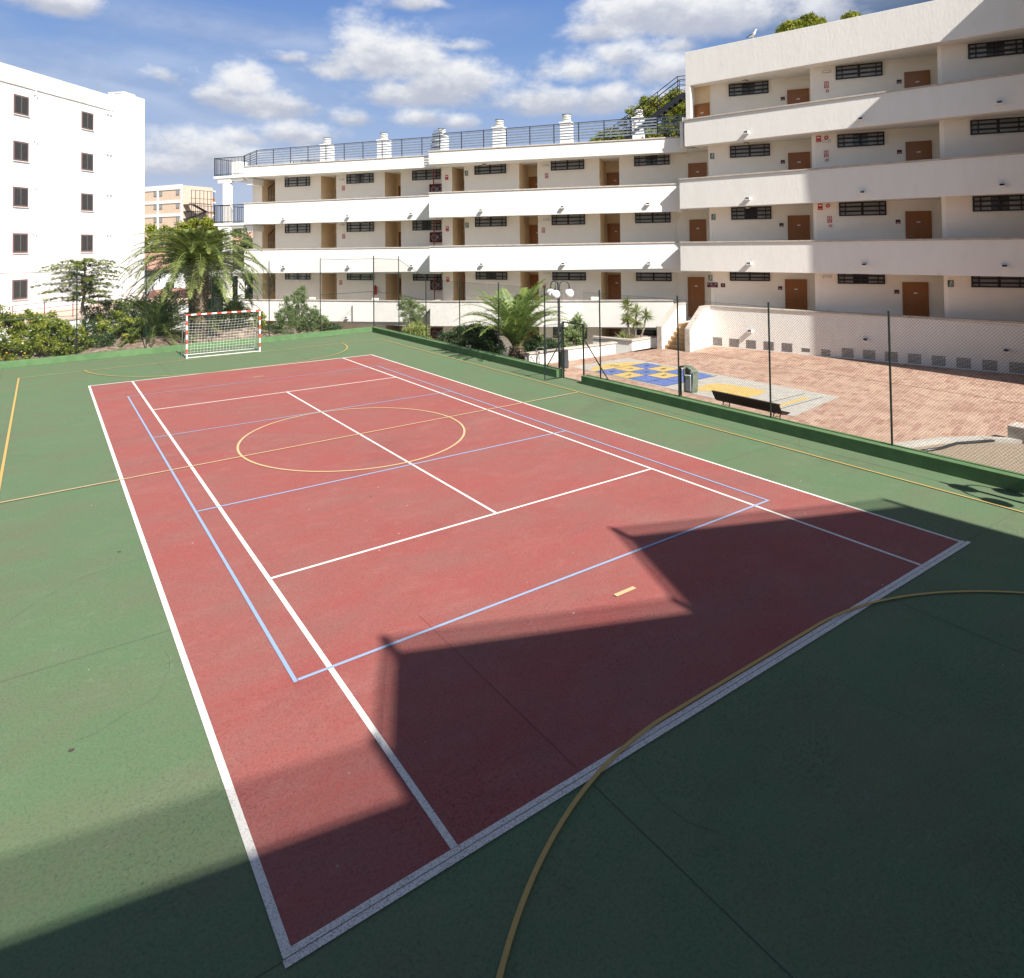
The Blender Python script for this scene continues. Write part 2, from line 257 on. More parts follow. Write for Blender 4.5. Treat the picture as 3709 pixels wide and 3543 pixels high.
def paving_mat():
    m, nn, ll = nodes_of('terracotta_paving'); b = nn['Principled BSDF']; b.inputs['Roughness'].default_value = 0.85; b.inputs['Specular IOR Level'].default_value = 0.2
    t = nn.new('ShaderNodeTexCoord'); mp_ = nn.new('ShaderNodeMapping'); mp_.inputs['Rotation'].default_value = (0, 0, radians(-15)); ll.new(t.outputs['Object'], mp_.inputs[0])
    br = nn.new('ShaderNodeTexBrick'); br.inputs['Scale'].default_value = 1.0; br.inputs['Brick Width'].default_value = 0.34; br.inputs['Row Height'].default_value = 0.17; br.inputs['Color1'].default_value = (0, 0, 0, 1)
    br.inputs['Mortar Size'].default_value = 0.006; br.inputs['Mortar Smooth'].default_value = 0.3; br.inputs['Bias'].default_value = 0.0
    br.inputs['Color1'].default_value = (0.275, 0.155, 0.115, 1); br.inputs['Color2'].default_value = (0.40, 0.275, 0.205, 1); br.inputs['Mortar'].default_value = (0.42, 0.34, 0.27, 1)
    ll.new(mp_.outputs[0], br.inputs['Vector'])
    n = nn.new('ShaderNodeTexNoise'); n.inputs['Scale'].default_value = 1.2; n.inputs['Detail'].default_value = 9; n.inputs['Roughness'].default_value = 0.65; ll.new(mp_.outputs[0], n.inputs['Vector'])
    r = nn.new('ShaderNodeMapRange'); ll.new(n.outputs[0], r.inputs[0]); r.inputs[1].default_value = 0.44; r.inputs[2].default_value = 0.62; r.inputs[4].default_value = 0.55
    x = nn.new('ShaderNodeMix'); x.data_type = 'RGBA'; ll.new(r.outputs[0], x.inputs[0]); ll.new(br.outputs[0], x.inputs[6]); x.inputs[7].default_value = (0.42, 0.31, 0.235, 1)
    n2 = nn.new('ShaderNodeTexNoise'); n2.inputs['Scale'].default_value = 0.5; n2.inputs['Detail'].default_value = 5; ll.new(mp_.outputs[0], n2.inputs['Vector'])
    r2 = nn.new('ShaderNodeMapRange'); ll.new(n2.outputs[0], r2.inputs[0]); r2.inputs[1].default_value = 0.5; r2.inputs[2].default_value = 0.72; r2.inputs[4].default_value = 0.5
    x2 = nn.new('ShaderNodeMix'); x2.data_type = 'RGBA'; ll.new(r2.outputs[0], x2.inputs[0]); ll.new(x.outputs[2], x2.inputs[6]); x2.inputs[7].default_value = (0.23, 0.125, 0.09, 1)
    ll.new(x2.outputs[2], b.inputs['Base Color'])
    bn = nn.new('ShaderNodeBump'); bn.inputs['Strength'].default_value = 0.4; bn.inputs['Distance'].default_value = 0.01; ll.new(br.outputs['Fac'], bn.inputs['Height']); bn.invert = True; ll.new(bn.outputs[0], b.inputs['Normal'])
    return m
M_pave = paving_mat()

def wood_mat():
    m, nn, ll = nodes_of('varnished_door_wood'); b = nn['Principled BSDF']; b.inputs['Roughness'].default_value = 0.4
    t = nn.new('ShaderNodeTexCoord'); mp_ = nn.new('ShaderNodeMapping'); mp_.inputs['Scale'].default_value = (14, 14, 0.8); ll.new(t.outputs['Object'], mp_.inputs[0])
    n = nn.new('ShaderNodeTexNoise'); n.inputs['Scale'].default_value = 1.5; n.inputs['Detail'].default_value = 5; ll.new(mp_.outputs[0], n.inputs['Vector'])
    x = nn.new('ShaderNodeMix'); x.data_type = 'RGBA'; ll.new(n.outputs[0], x.inputs[0]); x.inputs[6].default_value = (0.22, 0.075, 0.016, 1); x.inputs[7].default_value = (0.36, 0.130, 0.028, 1)
    ll.new(x.outputs[2], b.inputs['Base Color']); return m
M_door = wood_mat()

# ------------------------------------------------------------------ mesh helpers
class MB:
    def __init__(s): s.v = []; s.f = []
    def quad(s, a, b, c, d):
        i = len(s.v); s.v += [tuple(a), tuple(b), tuple(c), tuple(d)]; s.f.append((i, i + 1, i + 2, i + 3)); return s
    def hexa(s, p):            # p: 8 points, bottom 0-3 ccw, top 4-7
        i = len(s.v); s.v += [tuple(q) for q in p]
        for f in ((3, 2, 1, 0), (4, 5, 6, 7), (0, 1, 5, 4), (1, 2, 6, 5), (2, 3, 7, 6), (3, 0, 4, 7)): s.f.append(tuple(i + k for k in f))
        return s
    def box(s, x0, x1, y0, y1, z0, z1):
        return s.hexa([(x0, y0, z0), (x1, y0, z0), (x1, y1, z0), (x0, y1, z0), (x0, y0, z1), (x1, y0, z1), (x1, y1, z1), (x0, y1, z1)])
    def fbox(s, F, s0, s1, n0, n1, z0, z1, z0r=None, z1r=None):
        z0r = z0 if z0r is None else z0r; z1r = z1 if z1r is None else z1r
        P = F.P
        return s.hexa([P(s0, n0, z0), P(s1, n0, z0r), P(s1, n1, z0r), P(s0, n1, z0), P(s0, n0, z1), P(s1, n0, z1r), P(s1, n1, z1r), P(s0, n1, z1)])
    def prism(s, poly, z0, z1):
        n = len(poly); i = len(s.v); g = lambda z, p: z(p) if callable(z) else z
        s.v += [(p[0], p[1], g(z0, p)) for p in poly] + [(p[0], p[1], g(z1, p)) for p in poly]
        s.f.append(tuple(range(i + n - 1, i - 1, -1))); s.f.append(tuple(range(i + n, i + 2 * n)))
        for k in range(n): s.f.append((i + k, i + (k + 1) % n, i + n + (k + 1) % n, i + n + k))
        return s
    def tube(s, pts, rad, seg=8, cap=True):
        pts = [Vector(p) for p in pts]; n = len(pts)
        rr = rad if isinstance(rad, (list, tuple)) else [rad] * n
        i0 = len(s.v); prev = None
        for k, p in enumerate(pts):
            d = (pts[min(k + 1, n - 1)] - pts[max(k - 1, 0)]).normalized()
            if prev is None: a = d.orthogonal().normalized()
            else:
                a = prev - d * prev.dot(d)
                a = a.normalized() if a.length > 1e-6 else d.orthogonal().normalized()
            prev = a; b = d.cross(a)
            for j in range(seg):
                t = 2 * pi * j / seg + pi / seg; s.v.append(tuple(p + (a * cos(t) + b * sin(t)) * rr[k]))
        for k in range(n - 1):
            for j in range(seg):
                a0 = i0 + k * seg + j; b0 = i0 + k * seg + (j + 1) % seg; s.f.append((a0, b0, b0 + seg, a0 + seg))
        if cap:
            s.f.append(tuple(i0 + j for j in range(seg - 1, -1, -1))); s.f.append(tuple(i0 + (n - 1) * seg + j for j in range(seg)))
        return s
    def lathe(s, prof, c=(0, 0, 0), seg=20):
        i0 = len(s.v)
        for r, z in prof:
            for j in range(seg): t = 2 * pi * j / seg; s.v.append((c[0] + r * cos(t), c[1] + r * sin(t), c[2] + z))
        for k in range(len(prof) - 1):
            for j in range(seg):
                a0 = i0 + k * seg + j; b0 = i0 + k * seg + (j + 1) % seg; s.f.append((a0, b0, b0 + seg, a0 + seg))
        s.f.append(tuple(i0 + j for j in range(seg - 1, -1, -1))); s.f.append(tuple(i0 + (len(prof) - 1) * seg + j for j in range(seg)))
        return s
    def build(s, name, m, parent=None, smooth=False, bevel=0.0):
        off = Vector((0, 0, 0))
        if parent is not None:
            r = parent
            while r.parent: r = r.parent
            off = Vector(r.get('_o', (0, 0, 0)))
        me = bpy.data.meshes.new(name)
        me.from_pydata([(v[0] - off[0], v[1] - off[1], v[2] - off[2]) for v in s.v], [], s.f)
        me.update(); me.materials.append(m)
        if smooth: me.polygons.foreach_set('use_smooth', [True] * len(me.polygons))
        o = bpy.data.objects.new(name, me); COL.objects.link(o)
        if parent is not None: o.parent = parent
        if bevel:
            bv = o.modifiers.new('bevel', 'BEVEL'); bv.width = bevel; bv.segments = 2; bv.limit_method = 'ANGLE'
        return o
class Fr:
    def __init__(s, A, hd, k=1.0):
        h = radians(hd); s.k = k; s.A = Vector((CAMP.x + (A[0] - CAMP.x) * k, CAMP.y + (A[1] - CAMP.y) * k, 0)); s.u = Vector((sin(h), cos(h), 0)); s.n = Vector((-cos(h), sin(h), 0)); s.hd = hd
    def P(s, a, n, z): p = s.A + s.u * (a * s.k) + s.n * (n * s.k); return (p.x, p.y, s.z(z))
    def z(s, z): return CAMP.z + (z - CAMP.z) * s.k if s.k != 1 else z
    def at(s, a, n=0): p = s.P(a, n, 0); return (p[0], p[1])
    def rz(s): return atan2(s.u.y, s.u.x)      # local x = u ; local y = -n... (facade outwards is -n)

def tag(o, label, cat, group=None, kind=None):
    if label: o['label'] = label
    if cat: o['category'] = cat
    if group: o['group'] = group
    if kind: o['kind'] = kind
    return o
def root(name, loc, label, cat, group=None, world=True):
    """Empty at the thing's base. world=True: parts are given in world coordinates"""
    o = bpy.data.objects.new(name, None); COL.objects.link(o); o.location = loc; o.empty_display_size = 0.3
    o['_o'] = tuple(loc) if world else (0.0, 0.0, 0.0)
    return tag(o, label, cat, group)
def struct(name, mb, m):
    o = mb.build(name, m); o['kind'] = 'structure'; return o
def copy_tree(o, parent=None):
    c = o.copy(); COL.objects.link(c); c.parent = parent
    for ch in [x for x in o.children]: copy_tree(ch, c)
    return c
def text(s, size, m, parent, loc, rot, name='lettering', align='CENTER'):
    cu = bpy.data.curves.new(name, 'FONT'); cu.body = s; cu.size = size; cu.align_x = align; cu.align_y = 'CENTER'; cu.extrude = 0.001; cu.materials.append(m)
    t_ = bpy.data.objects.new(name, cu); COL.objects.link(t_); bpy.context.view_layer.update()
    me = bpy.data.meshes.new_from_object(t_.evaluated_get(bpy.context.evaluated_depsgraph_get())); COL.objects.unlink(t_); bpy.data.objects.remove(t_)
    if not me.materials: me.materials.append(m)
    o = bpy.data.objects.new(name, me); COL.objects.link(o); o.parent = parent; o.location = loc; o.rotation_euler = rot; return o
ORD = ['first', 'second', 'third', 'fourth', 'fifth', 'sixth', 'seventh', 'eighth', 'ninth', 'tenth', 'eleventh', 'twelfth', 'thirteenth', 'fourteenth', 'fifteenth', 'sixteenth']

# ------------------------------------------------------------------ frames of the measured facades
S1 = Fr((4.93, 32.9), 145.5, .94); S2 = Fr((12.0, 18.4), 146.0, .977); S3 = Fr((19.33, 4.015), 165.2)
def bayfr(k): return Fr(S3.at(4.8 * k - 0.1, 0.75), 147.4)

# ------------------------------------------------------------------ ground
def far_y(x): return 18.3 + (x + 8.3) * (19.38 - 18.3) / 17.06
struct('ground', MB().box(-900, 900, -300, 1500, -3.2, -3.0), M_earth)
lowpoly = [(9.35, 19.6), (9.35, 5.45), (16.3, 5.6), (19.6, 7.2), (24, 12), (14, 27), (5, 38), (1, 40), (0.8, 24), (6, 20.4)]
struct('sunken_walkway', MB().prism([(0.5, 19.0), (9.5, 5.5), (19.0, 5.5), (26, 9), (8, 42), (-4, 42)], -1.9, -1.42), M_patch)
cg = MB().prism([(-22, -19.0), (8.9, -19.0), (8.9, far_y(8.9) + .1), (-22, far_y(-22) + .1)], -1.2, 0.0)
struct('court_surface', cg, M_court_green)
struct('tennis_court_red', MB().quad((-5.46, -11.86, .004), (5.46, -11.86, .004), (5.46, 11.86, .004), (-5.46, 11.86, .004)), M_court_red)
def ln(mb, a, b, w, z):
    a = Vector((a[0], a[1], 0)); b = Vector((b[0], b[1], 0)); d = (b - a).normalized(); n = Vector((-d.y, d.x, 0)) * w / 2
    mb.quad((*(a - n)[:2], z), (*(b - n)[:2], z), (*(b + n)[:2], z), (*(a + n)[:2], z))
mw = MB(); z = 0.008
ln(mw, (-5.46, -11.843), (-5.46, 11.89), .07, z); ln(mw, (5.46, -11.843), (5.46, 11.89), .06, z)
ln(mw, (-5.425, 11.86), (5.43, 11.86), .07, z); ln(mw, (-4.09, -11.84), (-4.09, 11.825), .065, z); ln(mw, (4.09, -11.84), (4.09, 11.825), .06, z)
ln(mw, (-4.057, 6.4), (4.06, 6.4), .055, z); ln(mw, (-4.057, -6.4), (4.06, -6.4), .055, z); ln(mw, (0, -6.372), (0, 6.372), .055, z)
struct('white_tennis_lines', mw, M_lw)
mw = MB(); ln(mw, (-5.495, -11.872), (5.52, -11.872), .056, z); ln(mw, (-5.50, -11.937), (5.57, -11.937), .060, z)
struct('white_baseline', mw, M_lw)
mb_ = MB(); z = 0.012
for a, b, w in (((-4.5, -9.0), (-4.5, 9.0), .045), ((4.5, -9.0), (4.5, 9.0), .045), ((-4.47, -8.975), (4.4775, -8.975), .045), ((-4.47, 8.98), (4.4775, 8.98), .035),
                ((-4.47, 3.0), (4.4775, 3.0), .045), ((-4.47, -3.0), (4.4775, -3.0), .05)): ln(mb_, a, b, w, z)
struct('blue_volleyball_lines', mb_, M_lb_)
def arc(mb, c, r, a0, a1, w, z, n=48):
    for k in range(n):
        t0 = a0 + (a1 - a0) * k / n; t1 = a0 + (a1 - a0) * (k + 1) / n
        mb.quad((c[0] + (r - w / 2) * cos(t0), c[1] + (r - w / 2) * sin(t0), z), (c[0] + (r - w / 2) * cos(t1), c[1] + (r - w / 2) * sin(t1), z),
                (c[0] + (r + w / 2) * cos(t1), c[1] + (r + w / 2) * sin(t1), z), (c[0] + (r + w / 2) * cos(t0), c[1] + (r + w / 2) * sin(t0), z))
my = MB(); z = 0.016
arc(my, (-0.12, 0.05), 2.86, 0, 2 * pi, .055, z, 96)
struct('handball_centre_circle', my, M_ly2)
my = MB(); z = 0.020
ln(my, (-7.57, -0.23), (7.79, 0.26), .05, z); ln(my, (-.28, 9.73), (.12, 9.73), .06, z); ln(my, (-.28, -9.78), (.10, -9.78), .07, z)
struct('handball_centre_line', my, M_ly2)
my = MB()
ln(my, (-7.6, -16.2), (-7.6, 15.30), .055, z); ln(my, (7.9, 16.35), (7.79, 0), .045, z); ln(my, (7.79, 0), (7.6, -16.3), .045, z); ln(my, (-7.57, 15.28), (7.9, 16.35), .04, z)
arc(my, (-1.3, 16.0), 4.15, pi * 1.03, pi * 1.5, .05, z); arc(my, (1.5, 16.2), 4.2, pi * 1.5, pi * 2.0, .05, z); ln(my, (-1.3, 11.85), (1.5, 12.0), .05, z)
arc(my, (-1.5, -16.2), 4.38, pi * .5, pi * .97, .042, z); arc(my, (1.3, -16.2), 4.38, pi * .03, pi * .5, .042, z); ln(my, (-1.5, -11.82), (1.3, -11.82), .042, z)
struct('yellow_handball_lines', my, M_ly)
mj = MB(); z = 0.003
for x in (-11.5, -8.2, -2.73, 2.73, 8.2):
    for (y0, y1) in ((-19, -11.97), (11.9, far_y(x) - .05)) if abs(x) < 5.4 else ((-19, far_y(x) - .05),): ln(mj, (x, y0), (x, y1), .008, z)
for y in (-11.905, -7.0, 11.9):
    ln(mj, (-22, y), (-5.5, y), .006, z); ln(mj, (5.5, y), (8.9, y), .006, z)
struct('court_expansion_joints', mj, M_rubber)
mj = MB(); z = 0.007
ln(mj, (-2.73, -11.8), (-2.73, -8.6), .008, z); ln(mj, (2.73, -11.8), (2.73, -9.8), .006, z)
struct('red_court_joints', mj, mat('dark_red_joint', (0.16, 0.05, 0.045), rough=0.9))
rc = random.Random(77); mc = MB()
for (x, y, a, n_) in ((-7.3, -5.5, .2, 16), (-6.6, -8.6, -.3, 12), (-8.0, 3.0, .5, 14), (-7.0, 9.5, .1, 14), (7.2, -2.0, 1.2, 10), (7.6, -8.0, .4, 10), (-2.2, -13.0, 2.6, 12), (2.0, -14.2, .6, 14), (6.5, 6.0, 1.3, 10), (.5, -13.4, 1.9, 9)):
    p = Vector((x, y))
    for k in range(n_):
        a += rc.uniform(-.5, .5); q_ = p + Vector((cos(a), sin(a))) * rc.uniform(.08, .2); ln(mc, p, q_, rc.uniform(.002, .0045), .0035); p = q_
struct('court_cracks', mc, M_rubber)
mc = MB()
for k in range(11):
    x = rc.uniform(-8, 8); y = rc.uniform(-14.5, 14); zz = .0062 if abs(x) < 5.3 and abs(y) < 11.7 else .0036; R_ = rc.uniform(.012, .028); i0 = len(mc.v)
    mc.v += [(x + R_ * cos(t) * rc.uniform(.8, 1.2), y + R_ * sin(t) * rc.uniform(.8, 1.2), zz) for t in [2 * pi * j / 10 for j in range(10)]]; mc.f.append(tuple(range(i0, i0 + 10)))
struct('court_stains', mc, mat('rusty_stain', (0.07, 0.045, 0.04), (0.05, 0.04, 0.035), 30))
mc = MB()
for k in range(90):
    x = rc.uniform(-8.5, 8.5); y = rc.uniform(-15, 17.5); zz = .0215; R_ = rc.uniform(.008, .022); a = rc.uniform(0, 3)
    mc.quad((x, y, zz), (x + R_ * cos(a), y + R_ * sin(a), zz), (x + R_ * cos(a) - R_ * .6 * sin(a), y + R_ * sin(a) + R_ * .6 * cos(a), zz), (x - R_ * .6 * sin(a), y + R_ * .6 * cos(a), zz))
o_ = mc.build('scattered_litter', mat('dry_leaf_bits', (0.45, 0.40, 0.28), (0.25, 0.17, 0.09), 9)); o_['kind'] = 'stuff'; o_['label'] = 'tiny dry leaf bits and specks scattered over the court'; o_['category'] = 'litter'
# plaza
struct('plaza_paving', MB().prism([(9.12, -30), (30, -30), (30, 5.0), (15.3, 5.0), (15.3, 5.15), (9.12, 5.15)], -1.2, 0.002), M_pave)
struct('ramp_paving', MB().hexa([(14.3, 5.16, -1.5), (15.28, 5.16, -1.5), (15.5, 11, -1.5), (13.6, 11, -1.5), (14.3, 5.16, 0.0), (15.28, 5.16, 0.0), (15.5, 11, -1.40), (13.6, 11, -1.40)]), M_patch)
struct('concrete_play_patch', MB().quad((10.55, -5.75, .008), (13.85, -5.25, .008), (13.85, 4.05, .008), (10.6, 3.95, .008)), M_patch)
# hopscotch: squares on a lattice, on the patch
def lat(i, j):
    a = Vector((10.72, -0.84)); e1 = Vector((1.38, 0.03)) * .70; e2 = Vector((-.02, 1.0)) * .86
    p = a + e1 * i + e2 * j; return (p.x, p.y)
def cell(mb, i0, i1, j0, j1, z): mb.quad((*lat(i0, j0), z), (*lat(i1, j0), z), (*lat(i1, j1), z), (*lat(i0, j1), z))
blue = [(0, 1, 0, 2), (0, 1, 3, 4), (1, 2, 2, 3), (2, 3, 1, 2), (2, 3, 3, 4)]; yel = [(0, 1, 2, 3), (1, 2, 1, 2), (1, 2, 3, 4), (2, 3, 2, 3)]
hb = MB(); 
for c in blue: cell(hb, *c, .012)
hb.quad((*lat(1, 0), .012), (13.5, -.75, .012), (*lat(3, 1), .012), (*lat(1, 1), .012))
struct('blue_hopscotch_squares', hb, M_blue)
hy = MB()
for c in yel: cell(hy, *c, .012)
pts = [lat(0, 4), lat(3, 4)] + [(lat(1.5, 4)[0] + 1.45 * cos(t), lat(1.5, 4)[1] + .85 * sin(t)) for t in [pi * k / 14 for k in range(1, 14)]]
i0 = len(hy.v); hy.v += [(p[0], p[1], .012) for p in pts]; hy.f.append(tuple(range(i0, i0 + len(pts))))
struct('yellow_hopscotch_squares', hy, M_yel)
hk = MB()
for i in range(4): ln(hk, lat(i, 0), lat(i, 4), .02, .016)
for j in range(5): ln(hk, lat(0, j), lat(3, j), .02, .018)
struct('hopscotch_outlines', hk, M_rubber)
nums = MB()
rnd = random.Random(3)
hn_root = []
for k, c in enumerate([(0.5, 1), (1.5, 1.5), (0.5, 2.5), (1.5, 2.5), (2.5, 1.5), (0.5, 3.5), (1.5, 3.5), (2.5, 2.5), (2.5, 3.5)]):
    p = lat(*c); t_ = text(str(k + 1), .42, M_rubber, None, (p[0], p[1], .0165), (0, 0, radians(-75)), 'hopscotch_number'); t_['kind'] = 'structure'
p = lat(1.5, 4.5); t_ = text('10', .42, M_rubber, None, (p[0], p[1], .0165), (0, 0, radians(-75)), 'hopscotch_number'); t_['kind'] = 'structure'
# loose yellow painted blot and bar, two dark strokes
bl = MB(); pts = []
ol = [(11.25, -1.55), (11.7, -1.6), (12.1, -1.5), (12.5, -1.62), (12.68, -1.95), (12.72, -2.4), (12.8, -2.8), (12.82, -3.3), (12.4, -3.56), (11.9, -3.6), (11.5, -3.5), (11.45, -3.2), (11.55, -2.8), (11.3, -2.4), (11.1, -2.0)]
for k in range(len(ol)):
    a, b = ol[k], ol[(k + 1) % len(ol)]
    for t in (0, .33, .66): pts.append((a[0] + (b[0] - a[0]) * t + rnd.uniform(-.05, .05), a[1] + (b[1] - a[1]) * t + rnd.uniform(-.05, .05), .012))
bl.v += pts; bl.f.append(tuple(range(len(pts))))
struct('yellow_painted_blot', bl, M_yel)
b2 = MB(); ln(b2, (11.3, -4.8), (12.95, -4.7), .17, .012); struct('yellow_painted_bar', b2, M_yel)
b3 = MB(); ln(b3, (11.1, -4.37), (13.44, -4.34), .03, .012); ln(b3, (10.9, -5.03), (13.44, -4.95), .03, .012); struct('dark_painted_strokes', b3, M_rubber)
# gravel bed with pale kerb
kerb = [(9.3, -8.75), (10.1, -9.0), (10.95, -9.25), (11.95, -9.8), (12.6, -10.6), (12.9, -13)]
mk = MB()
for a, b in zip(kerb, kerb[1:]):
    a = Vector((*a, 0)); b = Vector((*b, 0)); n = Vector((-(b - a).y, (b - a).x, 0)).normalized() * .09
    mk.hexa([(*(a - n)[:2], 0.0), (*(b - n)[:2], 0.0), (*(b + n)[:2], 0.0), (*(a + n)[:2], 0.0), (*(a - n)[:2], .12), (*(b - n)[:2], .12), (*(b + n)[:2], .12), (*(a + n)[:2], .12)])
struct('plaza_kerb', mk, M_patch)
struct('gravel_bed', MB().prism([(9.25, -8.85)] + [(p[0] - .05, p[1] - .12) for p in kerb[1:]] + [(9.25, -13)], .006, .035), M_gravel)
# garden bank behind the far wall and the planted bed on the right
def terrain(name, m, x0, x1, y0f, y1, nx, ny, hf):
    g = MB()
    for j in range(ny + 1):
        for i in range(nx + 1):
            x = x0 + (x1 - x0) * i / nx; ya = y0f(x); y = ya + (y1 - ya) * j / ny; g.v.append((x, y, hf(x, y, j / ny)))
    for j in range(ny):
        for i in range(nx): a = j * (nx + 1) + i; g.f.append((a, a + 1, a + nx + 2, a + nx + 1))
    return struct(name, g, m)
rr = random.Random(5)
ph = [rr.uniform(0, 6) for _ in range(8)]
def bank(x, y, t):
    b = .12 + (0.38 * math.exp(-((x + 3.2) / 1.6) ** 2) + .20) * min(1, t * 5) - 3.2 * max(0, t - .45)
    return b + .12 * sin(2.3 * x + ph[0]) * sin(1.9 * y + ph[1]) + .06 * sin(6 * x + ph[2]) * sin(5 * y + ph[3]) - (max(0, x - 3) * .25)
terrain('garden_bank', M_rock, -22, 9.2, lambda x: far_y(x) + .28, 30, 90, 30, bank)
def bed(x, y, t): return -.05 - 1.0 * min(1, max(0, (x - 9.3) / 2.2)) + .06 * sin(3 * x + 2 * y) * sin(2.2 * y)
g = MB(); 
for j in range(31):
    for i in range(9):
        y = 5.3 + j * .47; x = 9.15 + i * (.33 if y < 14 else .25); g.v.append((x, y, bed(x, y, 0)))
for j in range(30):
    for i in range(8): a = j * 9 + i; g.f.append((a, a + 1, a + 10, a + 9))
struct('planted_bed', g, M_rock)

# ------------------------------------------------------------------ low green walls
def low_wall(mb, label): 
    o = mb.build('low_wall', M_curb, bevel=.012); return tag(o, label, 'low wall', 'green painted kerb walls round the court')
def wallbetween(a, b, w, h, zb=0.0):
    a = Vector((*a, 0)); b = Vector((*b, 0)); n = Vector((-(b - a).y, (b - a).x, 0)).normalized() * w
    return MB().hexa([(*a[:2], zb), (*b[:2], zb), (*(b + n)[:2], zb), (*(a + n)[:2], zb), (*a[:2], h), (*b[:2], h), (*(b + n)[:2], h), (*(a + n)[:2], h)])
low_wall(wallbetween((-22, far_y(-22)), (8.76, far_y(8.76)), .26, .29), 'low green painted wall closing the far end of the court behind the goal')
low_wall(MB().hexa([(8.76, 2.62, 0), (9.10, 2.62, 0), (9.10, 19.7, 0), (8.76, far_y(8.76) + .002, 0), (8.76, 2.62, .29), (9.10, 2.62, .29), (9.10, 19.7, .29), (8.76, far_y(8.76) + .002, .29)]), 'low green painted wall between the far corner and the open gate')
low_wall(MB().box(8.76, 9.10, -19, 1.25, 0, .29), 'long low green painted wall running from the gate past the bench')
struct('gate_threshold', MB().box(8.9, 9.12, 1.25, 2.62, -.2, .0), M_court_green)

# ------------------------------------------------------------------ chain link fences
def chain(mb, a, b, z0, z1, cell=.0707, r=.0022, z1b=None):
    """diagonal wires as three sided prisms in the vertical plane a-b; top may slope from z1 to z1b"""
    a = Vector((*a, 0)); b = Vector((*b, 0)); Ln = (b - a).length; u = (b - a) / Ln; n = Vector((-u.y, u.x, 0))
    z1b = z1 if z1b is None else z1b; H = max(z1, z1b) - z0
    k = -int(H / cell) - 1
    while k * cell < Ln:
        s0 = k * cell
        for sg in (1, -1):
            # line: s = s0 + t (sg=1), or mirrored
            t0 = max(0, -s0); t1 = min(H, Ln - s0)
            if t1 - t0 < .03: continue
            A_, B_ = (s0 + t0, t0), (s0 + t1, t1)
            if sg < 0: A_, B_ = (A_[0], H - A_[1]), (B_[0], H - B_[1])
            if z1b != z1:   # clip against sloping top
                def top(s): return z1 + (z1b - z1) * s / Ln - z0
                ta, tb = A_[1] - top(A_[0]), B_[1] - top(B_[0])
                if ta > 0 and tb > 0: continue
                if ta > 0 or tb > 0:
                    q = ta / (ta - tb); C_ = (A_[0] + (B_[0] - A_[0]) * q, A_[1] + (B_[1] - A_[1]) * q)
                    if ta > 0: A_ = C_
                    else: B_ = C_
            pa = a + u * A_[0] + Vector((0, 0, z0 + A_[1])); pb = a + u * B_[0] + Vector((0, 0, z0 + B_[1]))
            off = n * (r * 1.2 * sg)
            d = (pb - pa).normalized(); p = d.cross(n)
            i = len(mb.v)
            for q0 in (pa, pb):
                for v in (n * r, (-n * .5 + p * .87) * r, (-n * .5 - p * .87) * r): mb.v.append(tuple(q0 + off + v))
            mb.f += [(i, i + 1, i + 4, i + 3), (i + 1, i + 2, i + 5, i + 4), (i + 2, i, i + 3, i + 5)]
        k += 1
    return mb
def post_at(r, x, y, z0, z1, rad=.024, name='post'):
    o = MB().tube([(x, y, z0), (x, y, z1)], rad, 10).lathe([(rad * 1.15, 0), (rad * 1.15, .03), (.004, .05)], (x, y, z1 - .01), 10).build(name, M_post, r, smooth=False); return o
FX = 8.95
f = root('chain_link_fence', (FX, -9, .29), 'tall chain link fence with slim posts between gate and plaza bench', 'fence', 'chain link fences of the court')
chain(MB(), (FX, -19), (FX, 1.31), .31, 3.22).build('wire_mesh', M_wire, f)
for y in (-15.3, -12.2, -9.15, -6.09, -3.0, .45): post_at(f, FX + .0, y, .29, 3.30)
MB().tube([(FX, -19, 3.22), (FX, 1.31, 3.22)], .003, 6).tube([(FX, -19, 1.7), (FX, 1.31, 1.7)], .0025, 6).build('tension_wire', M_wire, f)
MB().tube([(FX, .08, .31), (FX, 1.28, 1.55)], .022, 8).build('brace', M_post, f)
f = root('chain_link_fence', (FX, 10, .29), 'chain link fence between open gate and net corner, before the middle palm', 'fence', 'chain link fences of the court')
chain(MB(), (FX, 2.45), (FX, 13.14), .31, 3.25).build('wire_mesh', M_wire, f)
for y in (3.52, 6.66, 9.87): post_at(f, FX, y, .29, 3.33)
MB().tube([(FX, 2.45, 3.25), (FX, 13.14, 3.25)], .003, 6).build('tension_wire', M_wire, f)
MB().tube([(FX, 3.4, .31), (FX, 2.48, 1.45)], .022, 8).build('brace', M_post, f)
FY = lambda x: far_y(x) + .13
f = root('corner_ball_net', (8.9, 18.5, .29), 'taller green ball net standing at the far corner of the court', 'fence', 'chain link fences of the court')
m_ = chain(MB(), (FX, 16.25), (FX, FY(8.95)), .31, 4.25, .09); chain(m_, (FX, 13.16), (FX, 16.25), .31, 3.3, .09, z1b=4.25); chain(m_, (5.7, FY(5.7)), (FX, FY(8.95)), .31, 4.25, .09)
m_.build('wire_mesh', M_wire, f)
post_at(f, FX, 16.25, .29, 4.35); post_at(f, FX, 13.15, .29, 3.35); post_at(f, 8.93, FY(8.93), .29, 4.36, .034); post_at(f, 5.7, FY(5.7), .29, 4.3); 
MB().tube([(5.7, FY(5.7), 4.22), (8.93, FY(8.93), 4.22), (FX, 16.25, 4.22), (FX, 13.15, 3.3)], .012, 6).tube([(5.7, FY(5.7), 2.3), (8.93, FY(8.93), 2.32), (FX, 16.25, 2.3), (FX, 13.15, 2.2)], .012, 6).build('tension_wire', M_post, f)
f = root('chain_link_fence', (-4, FY(-4), .29), 'chain link fence above the far wall, before the tall palm and orange bushes', 'fence', 'chain link fences of the court')
